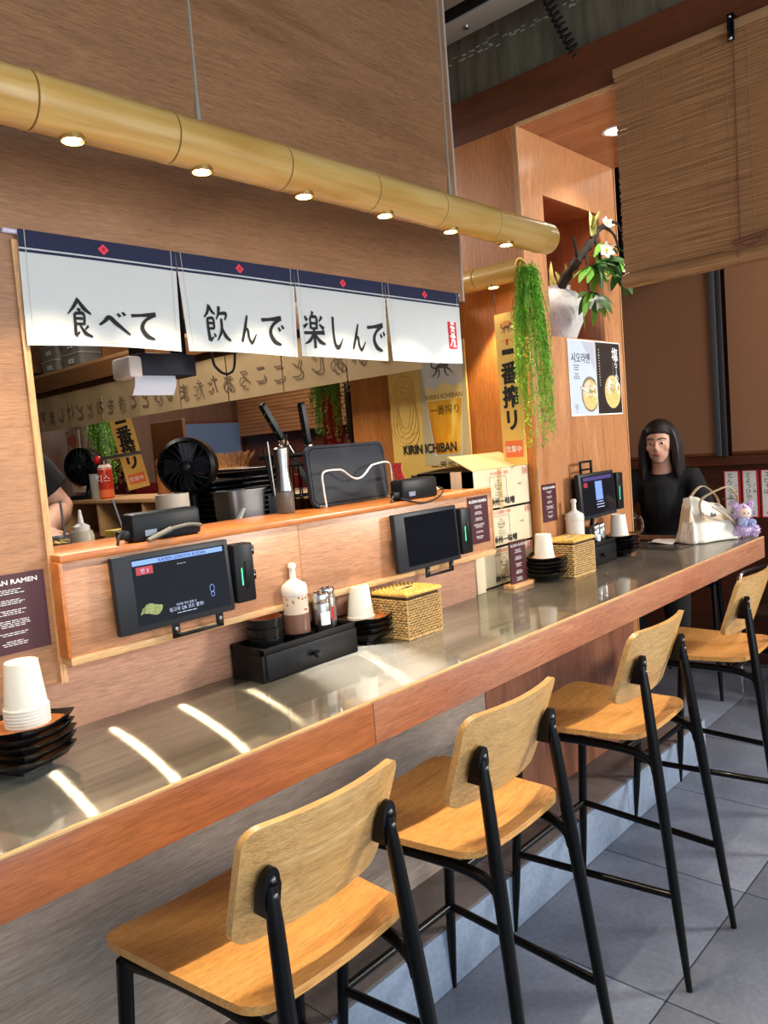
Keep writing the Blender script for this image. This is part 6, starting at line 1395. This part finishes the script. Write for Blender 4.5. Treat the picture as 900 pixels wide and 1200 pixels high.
MB().text('킥스', .055, (0, 0, 0), (0, -1, 0), ZU).move(Matrix.Translation((-.036, -.032, .135)) @ Matrix.Rotation(.72, 4, 'Z')).build('lettering', M['white_print'], spc)
tch = MB().cyl((0, 0, .23), (0, 0, .262), .016, n=14).cyl((-.02, .0, .262), (.16, -.20, .285), .013, .016, 14); tch.build('torch_head', M['steel'], spc); MB().ball((-.02, .04, .262), .026, n=12, m=8).build('red_knob', M['red_knob'], spc)
tag(MB().lathe([(.036, 0), (.040, .005), (.044, .17), (.041, .17), (.036, .012), (0, .01)], 20).build('tall_glass', plain('glass_cloudy', srgb(170, 172, 164), .15), None, (2.60, 5.06, 1.3185)), 'tall cloudy glass on the pass counter beside the spray can', 'glass')
sqb = thing('squeeze_bottle', 'cream squeeze bottle with a pointed tip behind the ledge left end', 'bottle', (0.945, 1.945, 1.2705)); MB().lathe([(.028, 0), (.030, .003), (.030, .070), (.0255, .082), (.0, .083)], 22).build('body', plain('cream_plastic', srgb(206, 196, 168), .4), sqb); MB().lathe([(.021, .082), (.021, .094), (.008, .102), (.0035, .136), (.0, .137)], 18).build('nozzle', M['bottle'], sqb)
for k in range(7):
    o = MB().lathe([(.05, 0), (.085, .006), (.09, .014), (.086, .014), (.05, .008), (0, .007)], 22).build('red_plate', M['redplate'], None, (2.60, 4.62, 1.0805 + .019 * k)) if k == 0 else KP['r'].copy()
    if k == 0: KP['r'] = o
    else: COL.objects.link(o); o.location.z = 1.0805 + .019 * k
    tag(o, f'dark red plate, {ORD[6 - k]}, in the kitchen cubby stack', 'plate', 'red plates in the cubby')
for k, (x, y, c, lb) in enumerate(((2.10, 2.36, 'yellow', 'yellow carton on the prep table right of the plate stacks'),)): pass
tag(MB().box(-.07, .07, -.03, .03, 0, .045, .003).build('yellow_carton', M['yellow'], None, (1.275, 2.30, 1.2705)), 'yellow carton on the prep table behind the cream canister', 'carton')
tag(MB().box(-.004, .004, -.05, .05, 0, .10, .001).move(Matrix.Rotation(.6, 4, 'Y')).build('white_card', M['paper_white'], None, (1.375, 1.945, 1.275)), 'white card tilted against the steel pan on the prep table', 'card')
rb = thing('steel_bowl', 'steel bowl of yellow strips on the prep table at the left', 'bowl', (0.985, 2.15, 1.2705)); MB().lathe([(.03, 0), (.06, .012), (.080, .045), (.084, .046), (.078, .046), (.056, .014), (0, .008)], 24).build('bowl', M['steel'], rb); m = MB(); r_ = random.Random(9)
for k in range(30): a = r_.uniform(0, 6.28); R = r_.uniform(0, .05); p = Vector((R * cos(a), R * sin(a), .024 + r_.uniform(0, .02))); m.cyl(p, p + Vector((r_.uniform(-.03, .03), r_.uniform(-.03, .03), r_.uniform(0, .012))), .003, n=5)
m.build('yellow_strips', plain('yellow_strip', srgb(226, 196, 120), .6), rb, kind='stuff')
for k, (x, y, r) in enumerate(((1.115, 2.02, .052), (1.075, 2.32, .060))):
    t = thing('steel_pot', f'small steel pot with ladle on the prep table, {"nearer" if k == 0 else "farther"} of two', 'pot', (x, y, 1.2705)); MB().lathe([(r, 0), (r * 1.02, .004), (r * 1.02, .045), (r * .96, .045), (r * .94, .006), (0, .005)], 24).build('pot', M['steel'], t); MB().cyl((0, 0, .006), (-.02 + .03 * k, .03, .15), .004, n=8).ball((0, 0, .016), .02, .02, .012).build('ladle', M['dull_steel'], t)

# dining side seen through the kitchen
f2 = fern('second hanging fern beyond the kitchen beside the tilted gold sign', (3.06, 5.82, 1.96), 0.62, 0.12, 80, M['green'], 5, 0.010, 0.03)
hang_sign('gold hanging sign with black characters tilted beside the far fern', (3.0, 5.20, 1.36), 0.155, 0.66, 0, 0.13).rotation_euler = (radians(-10), 0, radians(50))
fern('third hanging fern above the cutting board in front of the red banners', (2.99, 3.14, 1.98), 0.42, 0.075, 90, plain('fern_mid', srgb(132, 196, 66), .6, var=.25, scale=25), 8, 0.011, 0.03)
def banner(label, loc, w_, h, mat, txt, seed):
    t = thing('banner', label, 'banner', loc); MB().grid([i / 8 for i in range(9)], [i / 6 for i in range(7)], lambda u, v: (.006 * sin(7 * u + seed), w_ * (.5 - u), h * v), (.002, 0, 0)).build('cloth', mat, t)
    b = MB(); r_ = random.Random(seed)
    for i, chh in enumerate(txt): b.text(chh, w_ * .62, (-.010, w_ * .06, h * (.84 - .26 * i)), YN, ZU)
    b.build('lettering', M['white_print'] if mat is not M['banner_red'] else M['ink'], t)
    bl = MB()
    for k in range(16): y, z, r0_ = r_.uniform(-.42, .42) * w_, r_.uniform(.04, .4) * h, r_.uniform(.05, .10) * w_; bl.poly([(-.009 - k * 1e-4, y + r0_ * cos(i * pi / 6), z + r0_ * .8 * sin(i * pi / 6)) for i in range(12)])
    bl.build('pale_print', plain('banner_print' + str(seed), srgb(206, 160, 160), .8), t, kind='stuff'); return t
banner('red banner with black characters behind the third fern', (3.22, 3.36, 1.36), .17, .62, M['banner_red'], '祭', 1); banner('dark banner with pale print right of the red one', (3.24, 3.19, 1.36), .14, .62, M['banner_dark'], '秋', 2)
banner('wine red banner with pale lettering behind the far fern', (3.34, 6.02, 1.30), .36, .72, M['banner_wine'], '生ビ', 3)
tag(MB().box(-.04, .04, -.05, .05, 0, 2.4, .003).build('grey_post', M['grey_post'], None, (3.32, 6.30, 0.001)), 'grey post beside the wine red banner beyond the kitchen', 'post')
for k, (y, z, lb) in enumerate(((6.35, 1.62, 'upper'), (6.33, 1.30, 'lower'))):
    t = thing('meat_picture', f'{lb} of the two white meat pictures beyond the kitchen at the left', 'poster', (2.93, y - .35, z + .05)); MB().box(0, .004, -.10, .12, 0, .17).build('sheet', M['paper_white'], t); MB().poly([(-.001, .02 + .08 * cos(a), .085 + (.05 + .01 * cos(3 * a)) * sin(a)) for a in [i * pi / 10 for i in range(20)]]).build('meat_print', plain('meat_pink' + str(k), srgb(222, 150, 140), .6), t)
tag(MB().box(0, .05, -1.6, 1.6, 0, .62, .004).build('low_red_partition', M['red_wall'], None, (3.75, 5.6, .75)), 'low red partition beyond the kitchen pass counter', 'partition')
tag(MB().box(0, .03, -.22, .22, 0, .62, .004).build('brown_panel', plain('brown_panel', srgb(112, 76, 54), .7), None, (3.30, 5.25, 1.22)), 'brown panel standing beyond the kitchen left of the far window', 'panel')
wn = thing('window_1', 'bluish far window beyond the kitchen under a wooden blind', 'window', (4.66, 6.585, 1.45), -pi / 2); wn['kind'] = 'structure'; 
MB().box(-.004, .006, -.33, .33, 0, .44).build('pane', M['window_glow'], wn)
fm = MB(); fm.box(-.02, .006, -.36, -.33, -.03, .47).box(-.02, .006, .33, .36, -.03, .47).box(-.02, .006, -.36, .36, -.03, .0).box(-.02, .006, -.36, .36, .44, .47).box(-.015, .0, -.012, .012, 0, .44); fm.build('frame', M['far_dark'], wn)
bl2 = thing('wooden_blind', 'pale wooden slat blind over the far window beyond the kitchen', 'blind', (4.93, 5.7, 1.74))
for k in range(16): MB().box(-.004, .004, -1.3, .8, .036 * k, .036 * k + .033, .001).build('slat', M['kit_wood'], bl2)
sw = thing('wall_switch', 'small white switch plate beside the far window', 'switch', (4.995, 5.02, 1.42)); MB().box(-.006, 0, -.06, .06, 0, .10, .002).build('plate', M['cream'], sw); MB().box(-.008, -.005, -.04, -.01, .03, .07).box(-.008, -.005, .01, .04, .03, .07).build('rockers', M['dull_steel'], sw)

# cook behind the left wall
ck = thing('person', 'cook in a black T-shirt in the kitchen, bent arm showing past the wall edge', 'person', (0.94, 2.84, 0.15), radians(4))
H = (0, -.03, 1.60)
bm_ = MB(); head(bm_, H); bm_.tube([(0, .02, 1.38), (0, .005, 1.45), (0, -.01, 1.53)], [.066, .058, .056], 14)
bm_.tube([(0, .02, .92), (0, .02, 1.10), (0, .02, 1.28), (0, .02, 1.38)], [.14, .135, .15, .10], 16).ball((0, .02, .93), .17, .12, .11)
arms = {1: [(.215, .02, 1.455), (.375, -.02, 1.225), (.165, -.295, 1.165)], -1: [(-.195, .02, 1.395), (-.29, -.02, 1.13), (-.14, -.27, 1.15)]}
for s in (-1, 1):
    a, e, h_ = [Vector(p) for p in arms[s]]
    bm_.tube([Vector((0, .02, 1.37)), a, a.lerp(e, .5), e, e.lerp(h_, .3), h_], [.08, .066, .058, .048, .047, .030], 14); hand(bm_, h_, (-.35 * s, -1, -.15), (0, -.2, -1), .6, s)
    bm_.tube([(s * .09, .02, .92), (s * .10, .01, .70), (s * .10, .0, .48), (s * .10, .02, .26), (s * .10, .03, .09)], [.10, .088, .062, .058, .042], 14); bm_.tube([(s * .10, .03, .05), (s * .105, -.12, .035)], [.042, .032], 10)
cb_ = remesh(bm_.build('body', M['skin'], ck), .008, 5); face(cb_, H)
MB().ball((0, H[1] + .02, H[2] + .045), .088, .102, .092, 20, 12).build('hair', M['hair'], cb_)
for v in cb_.children[-1].data.vertices:
    if v.co.y < H[1] - .05 and v.co.z < H[2] + .06: v.co.y = H[1] - .05
cm = MB().tube([(0, .02, .86), (0, .02, 1.10), (0, .02, 1.27), (0, .02, 1.38), (0, .01, 1.43)], [.175, .160, .170, .125, .072], 18).ball((0, .02, .93), .18, .14, .10)
for s in (-1, 1):
    a, e, h_ = [Vector(p) for p in arms[s]]; cm.tube([Vector((0, .02, 1.36)), a, a.lerp(e, .45), a.lerp(e, .74)], [.11, .098, .092, .088], 14)
remesh(cm.build('t_shirt', M['black_cloth'], ck), .010, 4)
tm_ = MB()
for s in (-1, 1): tm_.tube([(s * .07, .02, .94), (s * .10, .01, .70), (s * .10, .0, .48), (s * .10, .02, .12)], [.13, .108, .082, .07], 14)
remesh(tm_.build('trousers', M['black_cloth'], ck), .012, 4)
sh_ = MB()
for s in (-1, 1): sh_.tube([(s * .10, .06, .045), (s * .10, .0, .05), (s * .105, -.15, .04)], [.044, .048, .036], 12)
remesh(sh_.build('shoes', M['black_plastic'], ck), .01, 3)
